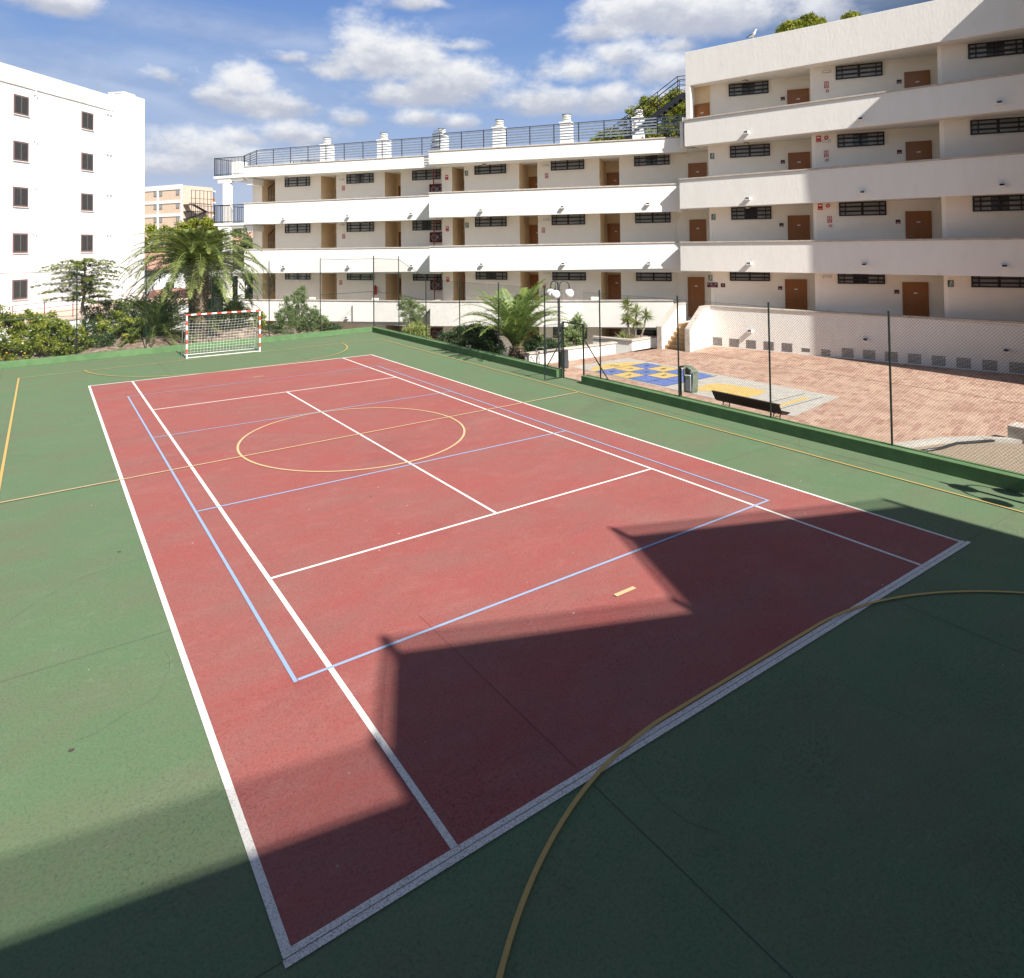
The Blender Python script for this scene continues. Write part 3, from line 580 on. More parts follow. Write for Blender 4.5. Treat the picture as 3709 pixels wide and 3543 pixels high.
chain(MB(), (-20, FY(-20)), (5.7, FY(5.7)), .31, 4.05, .0707, .0021).build('wire_mesh', M_wire, f)
for x in (-14.4, -11.4, -8.6, -5.6, -2.85, .05, 2.9): post_at(f, x, FY(x), .29, 4.2)
MB().tube([(-20, FY(-20), 4.02), (5.7, FY(5.7), 4.1)], .004, 6).tube([(-20, FY(-20), 2.02), (-5.6, FY(-5.6), 2.02)], .012, 6).tube([(-20, FY(-20), 3.98), (-5.6, FY(-5.6), 3.98)], .012, 6).build('tension_wire', M_post, f)

# gate
g_ = root('court_gate', (8.96, 2.45, 0), 'dark steel gate standing open into the court beside the street lamp', 'gate')
MB().tube([(8.96, 2.45, 0), (8.96, 2.45, 2.06)], .03, 10).build('hinge_post', M_post, g_)
MB().tube([(8.96, 1.33, 0), (8.96, 1.33, 2.06)], .03, 10).build('latch_post', M_post, g_)
MB().tube([(8.96, 2.45, 2.06), (8.96, 1.33, 2.06)], .026, 10).build('top_bar', M_post, g_)
MB().tube([(8.90, 2.47, .04), (8.09, 2.47, .04), (8.09, 2.47, 2.0), (8.90, 2.47, 2.0), (8.90, 2.47, .04)], .02, 8).tube([(8.9, 2.47, 1.03), (8.09, 2.47, 1.03)], .018, 8).build('leaf_frame', M_post, g_)
lm_ = MB()
for i in range(1, 16): lm_.tube([(8.09 + i * .052, 2.47, .05), (8.09 + i * .052, 2.47, 2.0)], .002, 4)
for i in range(1, 38): lm_.tube([(8.09, 2.47, .04 + i * .052), (8.9, 2.47, .04 + i * .052)], .002, 4)
lm_.build('leaf_mesh', M_wire, g_)
MB().box(8.08, 8.16, 2.43, 2.51, .95, 1.12).build('latch', M_dgrey, g_)

# ------------------------------------------------------------------ goal
gl = root('goal', (0.06, 16.18, 0), 'small red and white striped handball goal with a sagging white net', 'goal')
gx0, gx1, gy, gh = -1.53, 1.65, 16.18, 1.95
def striped(p0, p1, n, first, name):
    p0 = Vector(p0); p1 = Vector(p1); vert = p0.x == p1.x; q = .030
    def bx(mb, a, b, q): return mb.box(min(a.x, b.x) - (q if vert else 0), max(a.x, b.x) + (q if vert else 0), gy - q, gy + q, min(a.z, b.z) - (0 if vert else q), max(a.z, b.z) + (0 if vert else q))
    o = bx(MB(), p0, p1, q).build(name, M_wpaint, gl)
    for k in range(n):
        if (k % 2 == 0) == (first == 'r'): bx(MB(), p0.lerp(p1, k / n), p0.lerp(p1, (k + 1) / n), q + .0025).build('red_stripe', M_red, o)
striped((gx0, gy, 0), (gx0, gy, gh - .04), 9, 'w', 'goalpost'); striped((gx1, gy, 0), (gx1, gy, gh - .04), 9, 'w', 'goalpost'); striped((gx0 - .036, gy, gh), (gx1 + .036, gy, gh), 15, 'r', 'crossbar')
MB().tube([(gx0, gy, .03), (gx0, gy + .95, .03), (gx1, gy + .95, .03), (gx1, gy, .03)], .02, 8).build('ground_frame', M_grey, gl)
MB().tube([(gx0 - .06, gy + .02, gh), (gx0 - .06, gy + .5, gh - .05), (gx0 - .06, gy + .95, .03)], .018, 8).build('side_bar', M_grey, gl)
MB().tube([(gx1 - .12, gy + .3, gh - .02), (gx1 - .12, gy + .5, gh - .05), (gx1 - .1, gy + .95, .03)], .018, 8).build('side_bar', M_grey, gl)
MB().tube([(gx0, gy + .03, .02), (gx1, gy + .03, .02)], .016, 8).build('front_ground_bar', M_wpaint, gl)
nt_ = MB(); NX, NZ = 22, 14
def netp(i, j):
    u_ = i / NX; v_ = j / NZ; sag = sin(pi * u_) * .10 * sin(pi * v_)
    y = gy + .12 + (v_ ** .8) * .78 + sag; zz = gh - .03 - v_ * (gh - .06); return (gx0 + .03 + u_ * (gx1 - gx0 - .06), y, zz - sin(pi * u_) * .09 * (1 - v_))
for i in range(NX + 1): nt_.tube([netp(i, j) for j in range(NZ + 1)], .0034, 4, False)
for j in range(NZ + 1): nt_.tube([netp(i, j) for i in range(NX + 1)], .0034, 4, False)
for sx in (gx0 + .02, gx1 - .02):
    for k in range(1, 18):
        zz = gh * k / 18; yb = netp(0 if sx < 0 else NX, (1 - k / 18) * NZ)[1]; nt_.tube([(sx, gy, zz), (sx, yb, zz)], .0025, 4, False)
    for k in range(1, 8):
        y = gy + .9 * k / 8; nt_.tube([(sx, y, .03), (sx, y, gh - max(0, (y - gy - .1)) * 2.1)], .0025, 4, False)
nt_.build('net', M_net, gl)

# ------------------------------------------------------------------ the apartment building (three wings)
AB = root('apartment_building', (12.0, 18.4, 0), 'long white gallery apartment building with stepped balconies, wrapping round the court', 'building')
def windowset():
    """window prototypes in local coords: x along the wall, y out of the wall, z up; centre at origin"""
    protos = {}
    def make(w, h):
        key = (round(w, 2), round(h, 2))
        if key in protos: return protos[key]
        f = MB(); t = .05
        f.box(-w / 2, w / 2, 0, .07, -h / 2, -h / 2 + t).box(-w / 2, w / 2, 0, .07, h / 2 - t, h / 2)
        f.box(-w / 2, -w / 2 + t, .001, .069, -h / 2 + t, h / 2 - t).box(w / 2 - t, w / 2, .001, .069, -h / 2 + t, h / 2 - t).box(-.045, .045, .001, .06, -h / 2 + t, h / 2 - t)
        for k in (1, 2): f.box(-w / 2 + t, w / 2 - t, .03, .085, -h / 2 + h * k / 3 - .034, -h / 2 + h * k / 3 + .034)
        for x in (-w * .36, w * .36): f.box(x - .018, x + .018, .028, .083, -h / 2 + t, h / 2 - t)
        fo = f.build('window', M_winframe); COL.objects.unlink(fo)
        g = MB().quad((-w / 2 + t, .012, -h / 2 + t), (w / 2 - t, .012, -h / 2 + t), (w / 2 - t, .012, h / 2 - t), (-w / 2 + t, .012, h / 2 - t)).build('pane', M_glass); COL.objects.unlink(g)
        d_ = MB().quad((-w * .16, .016, -h / 2 + t), (w * .17, .016, -h / 2 + t), (w * .17, .016, h / 2 - t), (-w * .16, .016, h / 2 - t)).build('open_sash', M_glassd); COL.objects.unlink(d_)
        protos[key] = (fo, g, d_); return protos[key]
    return make
mkwin = windowset()
def place_local(o, F, s, n, z, parent):
    p = Vector(F.P(s, n, z)) - Vector(parent.get('_o', (0, 0, 0))); o.location = p
    o.rotation_euler = (0, 0, F.rz() + pi)   # local x = -u, local y = -n (towards the viewer)
    o.parent = parent; o.scale = (F.k,) * 3
def add_window(F, s0, s1, n, z0, z1, openw=False):
    fo, g, d_ = mkwin(s1 - s0, z1 - z0)
    w = fo.copy(); COL.objects.link(w); place_local(w, F, (s0 + s1) / 2, n, (z0 + z1) / 2, AB)
    p = g.copy(); COL.objects.link(p); p.parent = w; p.location = (0, 0, 0)
    if openw: q = d_.copy(); COL.objects.link(q); q.parent = w; q.location = (0, 0, 0)
dproto = {}
def add_door(F, s0, s1, n, zf, num=None, h=2.06):
    w = round(s1 - s0, 2)
    if w not in dproto:
        a = MB().box(-w / 2, w / 2, 0, .035, 0, h).build('door', M_door)
        b = MB().box(-w / 2 - .0, -w / 2 + .06, .035, .06, 0, h).box(w / 2 - .06, w / 2, .035, .06, 0, h).box(-w / 2 + .06, w / 2 - .06, .035, .06, h - .06, h).build('door_frame', M_door)
        c = MB().tube([(w / 2 - .14, .035, 1.02), (w / 2 - .14, .075, 1.02), (w / 2 - .25, .075, 1.02)], .011, 8).build('handle', M_grey)
        e = MB().box(-.07, .07, .035, .045, 1.58, 1.63).build('number_plate', M_signwhite)
        for q in (a, b, c, e): COL.objects.unlink(q)
        dproto[w] = (a, b, c, e)
    a, b, c, e = dproto[w]
    d = a.copy(); COL.objects.link(d); place_local(d, F, (s0 + s1) / 2, n, zf, AB)
    for q in (b, c, e): k = q.copy(); COL.objects.link(k); k.parent = d; k.location = (0, 0, 0)
def parapet(F, s0, s1, zb, zt, zbr=None, ztr=None, cop=True, th=.15, m=None, endcap=True):
    zbr = zb if zbr is None else zbr; ztr = zt if ztr is None else ztr; c = .07 if cop else 0
    o = MB().fbox(F, s0, s1, 0, th, zb, zt - c, zbr, ztr - c).build('parapet', m or M_white, AB, bevel=.01)
    if cop: MB().fbox(F, s0 - .03, s1, -.045, th + .04, zt - c, zt, ztr - c, ztr).build('coping', M_coping, o, bevel=.008)
    return o
def slab(F, s0, s1, n0, n1, z, th=.22): return MB().fbox(F, s0, s1, n0, n1, z, z + th).build('gallery_slab', M_white, AB)

# --- wing one (left) and wing two (middle)
FL1 = [(-.22, 1.29, .10, 1.46), (3.12, 4.85, 3.29, 4.87), (6.59, 8.13, 6.58, 8.14)]
for zb, zt, zbr, ztr in FL1: parapet(S1, 0, 15.25, zb, zt, zbr, ztr); slab(S1, 0.02, 15.3, .152, 3.3, zb + .02)
parapet(S1, 0, 15.25, 9.96, 10.76, 9.90, 10.70); slab(S1, .02, 15.3, .152, 3.3, 9.96 - .02)
FL2 = [(.18, 1.66, .56, 2.0), (3.38, 4.92, 3.62, 4.99), (6.6, 8.1, 6.54, 8.0)]
for k, (zb, zt, zbr, ztr) in enumerate(FL2):
    parapet(S2, 0, 14.62 if k else 14.1, zb, zt, zbr, ztr); slab(S2, 0.02, 16.2, .152, 3.3, zb + .02 if k else .4)
parapet(S2, 0, 14.9, 9.76, 10.57, 9.62, 10.42); slab(S2, .02, 16.2, .152, 3.3, 9.72)
def gallery_wall(F, segs, niches, n, z0, z1, depth=1.6, zs=()):
    w = MB()
    for a, b in segs: w.fbox(F, a, b, n, n + .15, z0, z1)
    w.build('wall', M_wall, AB)
    q = MB()
    for a, b in niches:
        q.fbox(F, a - .15, a, n + .152, n + depth, z0, z1).fbox(F, b, b + .15, n + .152, n + depth, z0, z1).fbox(F, a - .15, b + .15, n + depth, n + depth + .15, z0, z1)
        # tan reveal over the wall ends
        q.fbox(F, a, a + .004, n + .004, n + .152, z0, z1)
    q.build('niche_wall', M_niche, AB)
N1 = [(.30, 1.48), (5.45, 6.72), (10.62, 11.84)]
gallery_wall(S1, [(-.55, .30), (1.48, 5.45), (6.72, 10.62), (11.84, 15.4)], N1, 1.5, -1.6, 10.05)
N2 = [(.80, 1.62), (5.16, 6.29), (9.96, 11.08)]
gallery_wall(S2, [(.10, .80), (1.62, 5.16), (6.29, 9.96), (11.08, 16.2)], N2, 1.5, -1.6, 9.85)
MB().fbox(S2, .10, .22, 1.652, 4.2, -1.6, 9.85).build('wall', M_wall, AB)
for lv, (z0, z1) in enumerate(((2.63, 3.3), (5.95, 6.6), (9.28, 9.93))):
    for j, (a, b) in enumerate(((2.38, 4.53), (7.6, 9.75), (12.74, 14.82))): add_window(S1, a, b, 1.498, z0, z1, (lv + j) % 3 == 0)
for lv, (z0, z1) in enumerate(((-.42, .2), (2.87, 3.5), (6.03, 6.65), (9.17, 9.78))):
    for j, (a, b) in enumerate(((2.33, 4.35), (7.14, 9.1), (11.93, 13.83))): add_window(S2, a, b, 1.498, z0, z1, (lv + j) % 4 == 1)
for z in (.62, 3.85, 7.05): 
    for a, b in N1: add_door(S1, a + .14, b - .14, 3.1, z)
for z in (-1.42, 1.05, 4.02, 6.98):
    for a, b in N2: add_door(S2, a + .06, b - .06, 3.1, z)
# solid building bulk behind the niches, roof decks
MB().fbox(S1, -.5, 15.5, 3.27, 11.0, -1.6, 10.25).build('building_core', M_wall, AB)
MB().fbox(S2, .1, 17.5, 3.27, 9.0, -1.6, 10.1).build('building_core', M_wall, AB)
MB().fbox(S1, .02, 15.3, .152, 11.2, 10.26, 10.34).build('roof_deck', M_coping, AB)
MB().fbox(S2, .02, 17.5, .152, 9.2, 10.11, 10.19).build('roof_deck', M_coping, AB)
# --- wing three (right): sawtooth bays behind straight parapets
S3E = 17.0
MB().fbox(S3, 0, S3E, 0, .2, -.5, 1.85).build('parapet', M_white, AB, bevel=.01).name = 'ground_wall'
gw = [o for o in bpy.data.objects if o.name == 'ground_wall'][0]
MB().fbox(S3, -.03, S3E, -.045, .24, 1.85, 1.92).build('coping', M_coping, gw, bevel=.008)
slab(S3, -1.4, S3E, .202, 5, .85, .2)
for zb, zt, s0 in ((3.55, 4.98, -1.46), (6.60, 8.09, -1.44)):
    parapet(S3, s0, S3E, zb, zt, th=.2); slab(S3, s0 + .02, S3E, .202, 6, zb + .02, .25)
parapet(S3, -1.13, S3E, 9.65, 11.0, th=.2); slab(S3, -1.1, S3E, .202, 6, 9.67, .25)
MB().fbox(S3, -1.02, S3E, 0, .2, 12.62, 14.29).build('parapet', M_white, AB, bevel=.01)
MB().fbox(S3, -1.02, -.78, .001, .2, 11.0, 12.62).build('corner_pier', M_white, AB)
slab(S3, -1.0, S3E, .202, 7.5, 12.64, .3)
MB().fbox(S3, -1.02, -.90, .202, 7.5, 9.67, 14.29).build('end_wall', M_white, AB)
MB().fbox(S3, -.9, -.1, .72, .85, 9.9, 12.66).build('niche_wall', M_niche, AB); add_door(S3, -.88, -.12, .718, 9.72)
MB().fbox(S3, -1.25, -1.05, .05, .2, 10.9, 11.12).build('parapet_end', M_white, AB)
fz = {1: 1.05, 2: 4.05, 3: 7.0, 4: 9.98}; cz = {1: 3.57, 2: 6.63, 3: 9.7, 4: 12.66}
for k in (-1, 0, 1, 2, 3):
    B = bayfr(k)
    for lv in (1, 2, 3, 4):
        if k == -1 and lv == 4: continue
        if k == -1: ta = {1: 3.1, 2: 3.24, 3: 3.23}[lv]
        else: ta = 0
        w = MB(); w.fbox(B, ta, 5.04, 0, .15, fz[lv] - .1, cz[lv])
        e = B.P(5.04, 0, 0); C_ = bayfr(k + 1).P(0, 0, 0)
        dv = Vector((C_[0] - e[0], C_[1] - e[1], 0)); nn_ = Vector((-dv.y, dv.x, 0)).normalized() * .15
        w.hexa([(e[0], e[1], fz[lv] - .1), (C_[0], C_[1], fz[lv] - .1), (C_[0] - nn_[0], C_[1] - nn_[1], fz[lv] - .1), (e[0] - nn_[0], e[1] - nn_[1], fz[lv] - .1),
                (e[0], e[1], cz[lv]), (C_[0], C_[1], cz[lv]), (C_[0] - nn_[0], C_[1] - nn_[1], cz[lv]), (e[0] - nn_[0], e[1] - nn_[1], cz[lv])])
        w.build('wall', M_wall, AB)
        z1 = {1: 3.58, 2: 6.60, 3: 9.58, 4: 12.58}[lv]; z0 = {1: 3.07, 2: 6.01, 3: 9.01, 4: 12.0}[lv]
        if k >= 0:
            sft = -.12 if lv == 1 else 0
            add_window(B, .88 + sft + (.05 if lv < 4 else 0) * 0, 2.68 + sft, -.002, z0, z1, (k + lv) % 2 == 0)
            ds = {1: -.28, 2: -.1, 3: -.02, 4: 0}[lv]
            add_door(B, 3.48 + ds, 4.42 + ds, -.002, {1: 1.1, 2: 4.08, 3: 7.02, 4: 9.98}[lv])
        else: add_door(B, {1: 3.15, 2: 3.29, 3: 3.28}[lv], {1: 3.98, 2: 4.12, 3: 4.2}[lv], -.002, {1: 1.1, 2: 4.05, 3: 6.96}[lv])
MB().fbox(S3, -1.0, S3E, 3.6, 10, -.5, 13.0).build('building_core', M_wall, AB)
MB().fbox(S2, 14.2, 16.6, 1.3, 1.49, 1.0, 9.7).build('wall', M_wall, AB)
for zb, zt in ((3.55, 4.98), (6.60, 8.09), (9.65, 11.0)):
    o = MB().fbox(S3, -1.455, -1.30, .202, .72, zb, zt - .07).build('parapet_return', M_white, AB); MB().fbox(S3, -1.49, -1.27, .245, .72, zt - .07, zt).build('coping', M_coping, o)
for zb, zt in ((.18, 1.66), (3.38, 4.92), (6.6, 8.1), (9.76, 10.57)):
    o = MB().fbox(S2, .004, .15, .152, 1.02, zb, zt - .07).build('parapet_return', M_white, AB); MB().fbox(S2, -.028, .19, .195, 1.02, zt - .07, zt).build('coping', M_coping, o)
# vents at the foot of the right wing
for k in range(17):
    s0 = .11 + .805 * k if k > 4 else .11 + .795 * k
    v = MB(); w_, z0, z1 = .46, .05, .44
    if k == 5: w_, z0, z1 = .35, .12, .29
    if k == 6: w_, z0, z1 = .36, .03, .31
    rows = 8 if k not in (5, 6) else 5
    for j in range(rows):
        for i in range(6 if rows == 8 else 4):
            nx = 6 if rows == 8 else 4; cw = w_ / nx; ch = (z1 - z0) / rows; off = (j % 2) * .3 * cw
            v.fbox(S3, s0 + i * cw + .006 + off, s0 + (i + 1) * cw - .006 + off, -.006, .02, z0 + j * ch + ch * .22, z0 + j * ch + ch * .80)
    v.build('wall_vent', M_ventd, gw)
# entrance stairs with side walls
ST = root('entrance_stairs', (17.3, 4.2, 0), 'short flight of sandstone steps climbing between two white sloping walls to the gallery', 'stairs')
sm = MB()
for k in range(6): sm.fbox(S3, -1.36, -.16, -2.0 + k * .30, -2.0 + (k + 1) * .30 + .01 if k < 5 else .2, -.2, .172 * (k + 1))
sm.build('steps', M_stone, ST, bevel=.012)
for a, b in ((-.155, .02), (-1.54, -1.365)):
    P = S3.P; t = .08
    q = MB()
    prof = [(-2.3, 0), (-2.3, .97), (-.75, 1.86), (0, 1.86), (0, 0)] if a > -1 else [(-2.3, 0), (-2.3, .97), (-.5, 1.9), (.3, 1.9), (.3, 0)]
    i = len(q.v); q.v += [P(a, n, zz) for n, zz in prof] + [P(b, n, zz) for n, zz in prof]; m_n = len(prof)
    q.f.append(tuple(range(i + m_n))[:0] or tuple(range(i, i + m_n))); q.f.append(tuple(range(i + 2 * m_n - 1, i + m_n - 1, -1)))
    for k in range(m_n): q.f.append((i + k, i + (k + 1) % m_n, i + m_n + (k + 1) % m_n, i + m_n + k))
    o = q.build('side_wall', M_white, ST)
    c = MB()
    for (n0, z0_), (n1, z1_) in zip(prof[1:-1], prof[2:-1]):
        c.hexa([P(a - .03, n0, z0_ + .002), P(b + .03, n0, z0_ + .002), P(b + .03, n1, z1_ + .002), P(a - .03, n1, z1_ + .002), P(a - .03, n0, z0_ + t), P(b + .03, n0, z0_ + t), P(b + .03, n1, z1_ + t), P(a - .03, n1, z1_ + t)])
    c.fbox(S3, a - .03, b + .03, -2.34, -2.302, 0, 1.03)
    c.build('coping', M_coping, o)
# ramp wall and planter
rw = MB().box(9.4, 14.22, 5.16, 5.34, -.5, .47).build('ramp_wall', M_white, bevel=.01); tag(rw, 'long low white wall with stone coping beside the hopscotch, behind the lamp', 'garden wall')
rw['_o'] = (0, 0, 0)
MB().box(9.38, 14.30, 5.10, 5.40, .47, .53).build('coping', M_coping, rw, bevel=.008)
PL = root('planter', (16, 5.6, 0), 'raised white corner planter with stone coping in front of the sunken doors', 'planter')
q = MB().prism([(15.36, 5.26), (16.69, 5.37), (16.69, 5.52), (15.50, 5.42)], 0, .45).prism([(15.36, 5.26), (15.5, 5.42), (14.9, 7.3), (14.74, 7.2)], lambda p: -.6 if p[1] > 6 else 0, lambda p: .45 if p[1] < 6 else .38)
q.prism([(16.69, 5.37), (17.2, 5.0), (17.3, 5.15), (16.75, 5.53)], 0, .45); q.build('planter_wall', M_white, PL)
q = MB().prism([(15.30, 5.20), (16.70, 5.32), (16.70, 5.57), (15.54, 5.47)], .452, .52).prism([(15.30, 5.20), (15.54, 5.47), (14.95, 7.35), (14.68, 7.2)], .453, .521); q.build('coping', M_coping, PL)
MB().prism([(15.5, 5.43), (16.75, 5.53), (17.4, 5.2), (18.2, 5.6), (17.2, 7.6), (14.95, 7.3)], -.6, .36).build('soil', M_rock, PL)

# stair tower at the left end of wing one
ST2 = root('stair_tower', S1.P(-1.5, 1.5, 0), 'open white stair tower with black railings at the left end of the galleries', 'stair tower')
for z in (10.15, 6.72, 3.3, 0.0):
    sl = MB().fbox(S1, -2.83, -.03, .05, 3.2, z - .17, z).build('landing', M_white, ST2, bevel=.01)
    MB().fbox(S1, -2.5, -1.3, .12, .42, z - .5, z - .172).fbox(S1, -1.3, -.2, .16, .38, z - .36, z - .172).build('bracket', M_white, sl)
    rl = MB()
    for k in range(22): s_ = -2.78 + k * 2.7 / 21; rl.tube([S1.P(s_, .12, z), S1.P(s_, .12, z + 1.32)], .015, 5)
    for k in range(16): n_ = .12 + k * .19; rl.tube([S1.P(-2.78, n_, z), S1.P(-2.78, n_, z + 1.32)], .012, 5)
    rl.tube([S1.P(-2.78, 3.1, z + 1.32), S1.P(-2.78, .12, z + 1.32), S1.P(-.07, .12, z + 1.32)], .026, 6).tube([S1.P(-2.78, 3.1, z + .12), S1.P(-2.78, .12, z + .12), S1.P(-.07, .12, z + .12)], .018, 6)
    for s_ in (-2.78, -.07): rl.tube([S1.P(s_, .12, z - .1), S1.P(s_, .12, z + 1.36)], .045, 6)
    rl.build('railing', M_black, ST2)
for a, b in ((-2.06, -1.42),): MB().fbox(S1, a, b, .14, .40, -2, 9.98).build('column', M_white, ST2)
MB().fbox(S1, -.85, -.45, .3, .55, -2, 3.1).build('column', M_white, ST2)
for k, z in enumerate((0.0, 3.3, 6.72)):
    zt = (3.3, 6.72, 10.15)[k]
    q = MB()
    for j in range(14):
        s0 = -2.2 + j * .18; zz = z + (zt - z) * j / 14 * .6; q.fbox(S1, s0, s0 + .2, 2.2, 3.2, zz, zz + .17)
    q.build('stair_flight', M_white, ST2)
    q = MB()
    for j in range(0, 18): s0 = -1.35 + j * .14; zz = z + .06 + j * .105; q.tube([S1.P(s0, 2.15, zz), S1.P(s0, 2.15, zz + 1.25)], .016, 5)
    q.tube([S1.P(-1.35, 2.15, z + 1.31), S1.P(1.05, 2.15, z + 1.31 + 1.8)], .03, 6); q.build('stair_railing', M_black, ST2)
MB().fbox(S1, -2.1, -1.35, 1.0, 1.9, 10.15, 11.3).build('roof_box', M_white, ST2, bevel=.02)
for z in (9.45, 6.1): MB().fbox(S1, .0, .5, .3, 1.45, z, z + .45).build('bracket', M_white, ST2)

# chimneys on the roof
def chimney(F, s, n, w, label, top=12.42, z0=10.3):
    top = top; r = root('chimney', F.P(s, n, z0), label, 'chimney', 'white roof chimneys with round cowls', True)
    MB().fbox(F, s - w / 2, s + w / 2, n - w / 2, n + w / 2, z0, top - .06).build('shaft', M_white, r)
    MB().fbox(F, s - w / 2 - .04, s + w / 2 + .04, n - w / 2 - .04, n + w / 2 + .04, top - .06, top).build('cap', M_white, r)
    c = MB(); x, y, _ = F.P(s, n, 0); top = F.z(top)
    for k in range(4): c.lathe([(.25, 0), (.265, .03), (.25, .055)], (x, y, top + .04 + k * .105), 16)
    c.build('cowl', M_white, r, smooth=False)
    MB().lathe([(.23, 0), (.23, .45)], (x, y, top), 12).lathe([(.27, .44), (.27, .46), (.05, .48)], (x, y, top), 16).build('cowl_core', M_dgrey, r)
chimney(S1, 5.0, 2.9, .72, 'leftmost white chimney with a ringed cowl on the left wing roof', 12.36)
chimney(S1, 9.75, 2.9, .72, 'second white chimney from the left, on the left wing roof', 12.38)
chimney(S1, 14.25, 2.9, .7, 'white chimney wrapped by a spiral of dark slats where the left and middle roofs meet', 12.36)
chimney(S2, 3.4, 2.9, .66, 'fourth white chimney from the left, first one on the middle wing roof', 12.18)
chimney(S2, 7.7, 2.9, .64, 'white chimney second from the right, standing clear on the middle wing roof', 12.15)
chimney(S2, 11.95, 2.9, .60, 'rightmost white chimney, partly behind the dark roof stairs', 12.1)
# fan of slats round the third chimney (end of a rail seen on edge)
q = MB()
for k in range(8): q.fbox(S2, -.55 + .03 * k, .05 + .04 * k, 1.2 + (k % 2) * .1, 1.3 + (k % 2) * .1, 10.75 + k * .17, 10.83 + k * .17, 10.79 + k * .17, 10.87 + k * .17)
tag(q.build('rail_return', M_rail), 'short stack of angled dark slats in front of the third chimney', 'railing')

def slat_rail(F, s0, s1, n, z0, z1, label, posts, dn=0.0, slats=6):
    P = lambda s, z: F.P(s, n + dn * (s - s0) / (s1 - s0), z)
    r = root('roof_railing', F.P(s0, n, z0), label, 'railing', 'slatted steel railings round the roof terraces')
    def sb(mb, z, h):
        a, b = Vector(P(s0, z)), Vector(P(s1, z)); nn_ = F.n * .012
        return mb.hexa([a - nn_, b - nn_, b + nn_, a + nn_, a - nn_ + Vector((0, 0, h)), b - nn_ + Vector((0, 0, h)), b + nn_ + Vector((0, 0, h)), a + nn_ + Vector((0, 0, h))])
    q = MB()
    for k in range(slats): sb(q, z0 + .10 + k * (z1 - z0 - .22) / (slats - 1), .07)
    q.build('slats', M_rail, r)
    MB().tube([P(s0, z1), P(s1, z1)], .022, 6).build('handrail', M_black, r)
    for s in posts: MB().tube([P(s, z0 - .12), P(s, z1)], .028, 6).build('post', M_black, r)
def rng(a, b, st):
    o = []; x = a
    while x <= b + 1e-6: o.append(x); x += st
    return o
slat_rail(S1, .87, 15.4, .30, 10.82, 11.88, 'front roof railing along the left wing, ahead of three chimneys', rng(.87, 15.2, 1.47))
slat_rail(S2, .1, 15.6, .30, 10.6, 11.60, 'front roof railing along the middle wing below the roof stairs', rng(.6, 15.4, 1.42))
slat_rail(Fr(S1.at(.87, .3), 359.0), 0, 3.2, 0, S1.z(10.82), S1.z(11.88), 'short roof railing running back from the left end of the roof', (1.6, 3.2))
slat_rail(Fr(S1.at(1.3, 3.8), 128), 0, 3.4, 0, 9.9, 11.1, 'diagonal dark slatted railing behind the left roof corner', (0, .6, 1.2, 1.8, 2.4, 3.0, 3.4), slats=5)
# metal roof stairs up to wing three
RS = root('roof_stairs', S2.P(11.6, 3.0, 10.3), 'dark steel stairs with handrails rising from the middle roof to the higher right roof', 'stairs')
P = lambda s, z, n=3.0: S2.P(s, n, z)
for n_ in (2.6, 3.4):
    q = MB(); a, b = S2.P(11.2, n_, 10.9), S2.P(14.6, n_, 13.25)
    q.fbox(S2, 11.2, 14.4, n_, n_ + .03, 10.75, 11.0, 12.98, 13.23).fbox(S2, 14.4, 16.5, n_, n_ + .03, 12.98, 13.23).build('stringer', M_black, RS)
q = MB()
for k in range(11): s_ = 11.4 + k * .28; q.fbox(S2, s_, s_ + .26, 2.64, 3.39, 10.98 + k * .2, 11.02 + k * .2)
q.build('treads', M_dgrey, RS)
for n_ in (2.6, 3.42):
    q = MB()
    for h in (.28, .55, .82, 1.1): q.tube([S2.P(9.9, n_, 10.1 + h), S2.P(14.2, n_, 13.07 + h), S2.P(16.4, n_, 13.07 + h)], .018 if h < 1 else .024, 6)
    for s_, zz in ((10.3, 10.4), (11.75, 11.4), (13.1, 12.3), (14.2, 13.07)): q.tube([S2.P(s_, n_, zz), S2.P(s_, n_, zz + 1.1)], .02, 6)
    q.build('handrail', M_black, RS)

# ------------------------------------------------------------------ small fixtures on the building
lp = root('wall_light', (0, 0, 0), 'x', 'wall light', 'white box lights on the gallery parapets', False)
MB().box(-.105, .105, 0, .17, -.07, .05).box(-.105, -.088, .17, .185, -.07, .05).build('housing', M_lb, lp, bevel=.006)
MB().box(-.075, .075, .171, .176, -.012, .045).box(-.075, .075, .03, .165, .051, .055).build('lamp_opening', M_void, lp)
first = True
def wall_light(F, s, z, label):
    global first
    o = lp if first else copy_tree(lp); first = False
    o.location = F.P(s, -.001, z); o.rotation_euler = (0, 0, F.rz() + pi); o['label'] = label
for lv, (z, nm) in enumerate(((.86, 'ground wall'), (3.95, 'lowest balcony'), (6.93, 'middle balcony'), (9.98, 'top balcony'))):
    for k, s in enumerate((1.93, 6.7, 11.33)):
        wall_light(S3, s + .03 * (lv > 0), z - (.01 * k), f'small white box light on the {nm} of the right wing, {("left", "middle", "right")[k]} of its row')
for lv, (z, nm) in enumerate(((3.83, 'second'), (6.93, 'top'))):
    for k, s in enumerate((3.4, 8.25, 12.88)): wall_light(S2, s, z + .03 * k, f'small white box light on the {nm} balcony of the middle wing, {("left", "middle", "right")[k]} of its row')
wall_light(S2, 3.25, .53, 'small white box light on the bottom balcony of the middle wing, left of the palm')
wall_light(S2, 8.2, .62, 'small white box light on the bottom balcony of the middle wing, above the gate')
for lv, (z, nm) in enumerate(((3.6, 'second'), (6.93, 'top'))):
    for k, s in enumerate((3.52, 8.75, 13.5)): wall_light(S1, s, z + .03 * k, f'small white box light on the {nm} balcony of the left wing, {("left", "middle", "right")[k]} of its row')
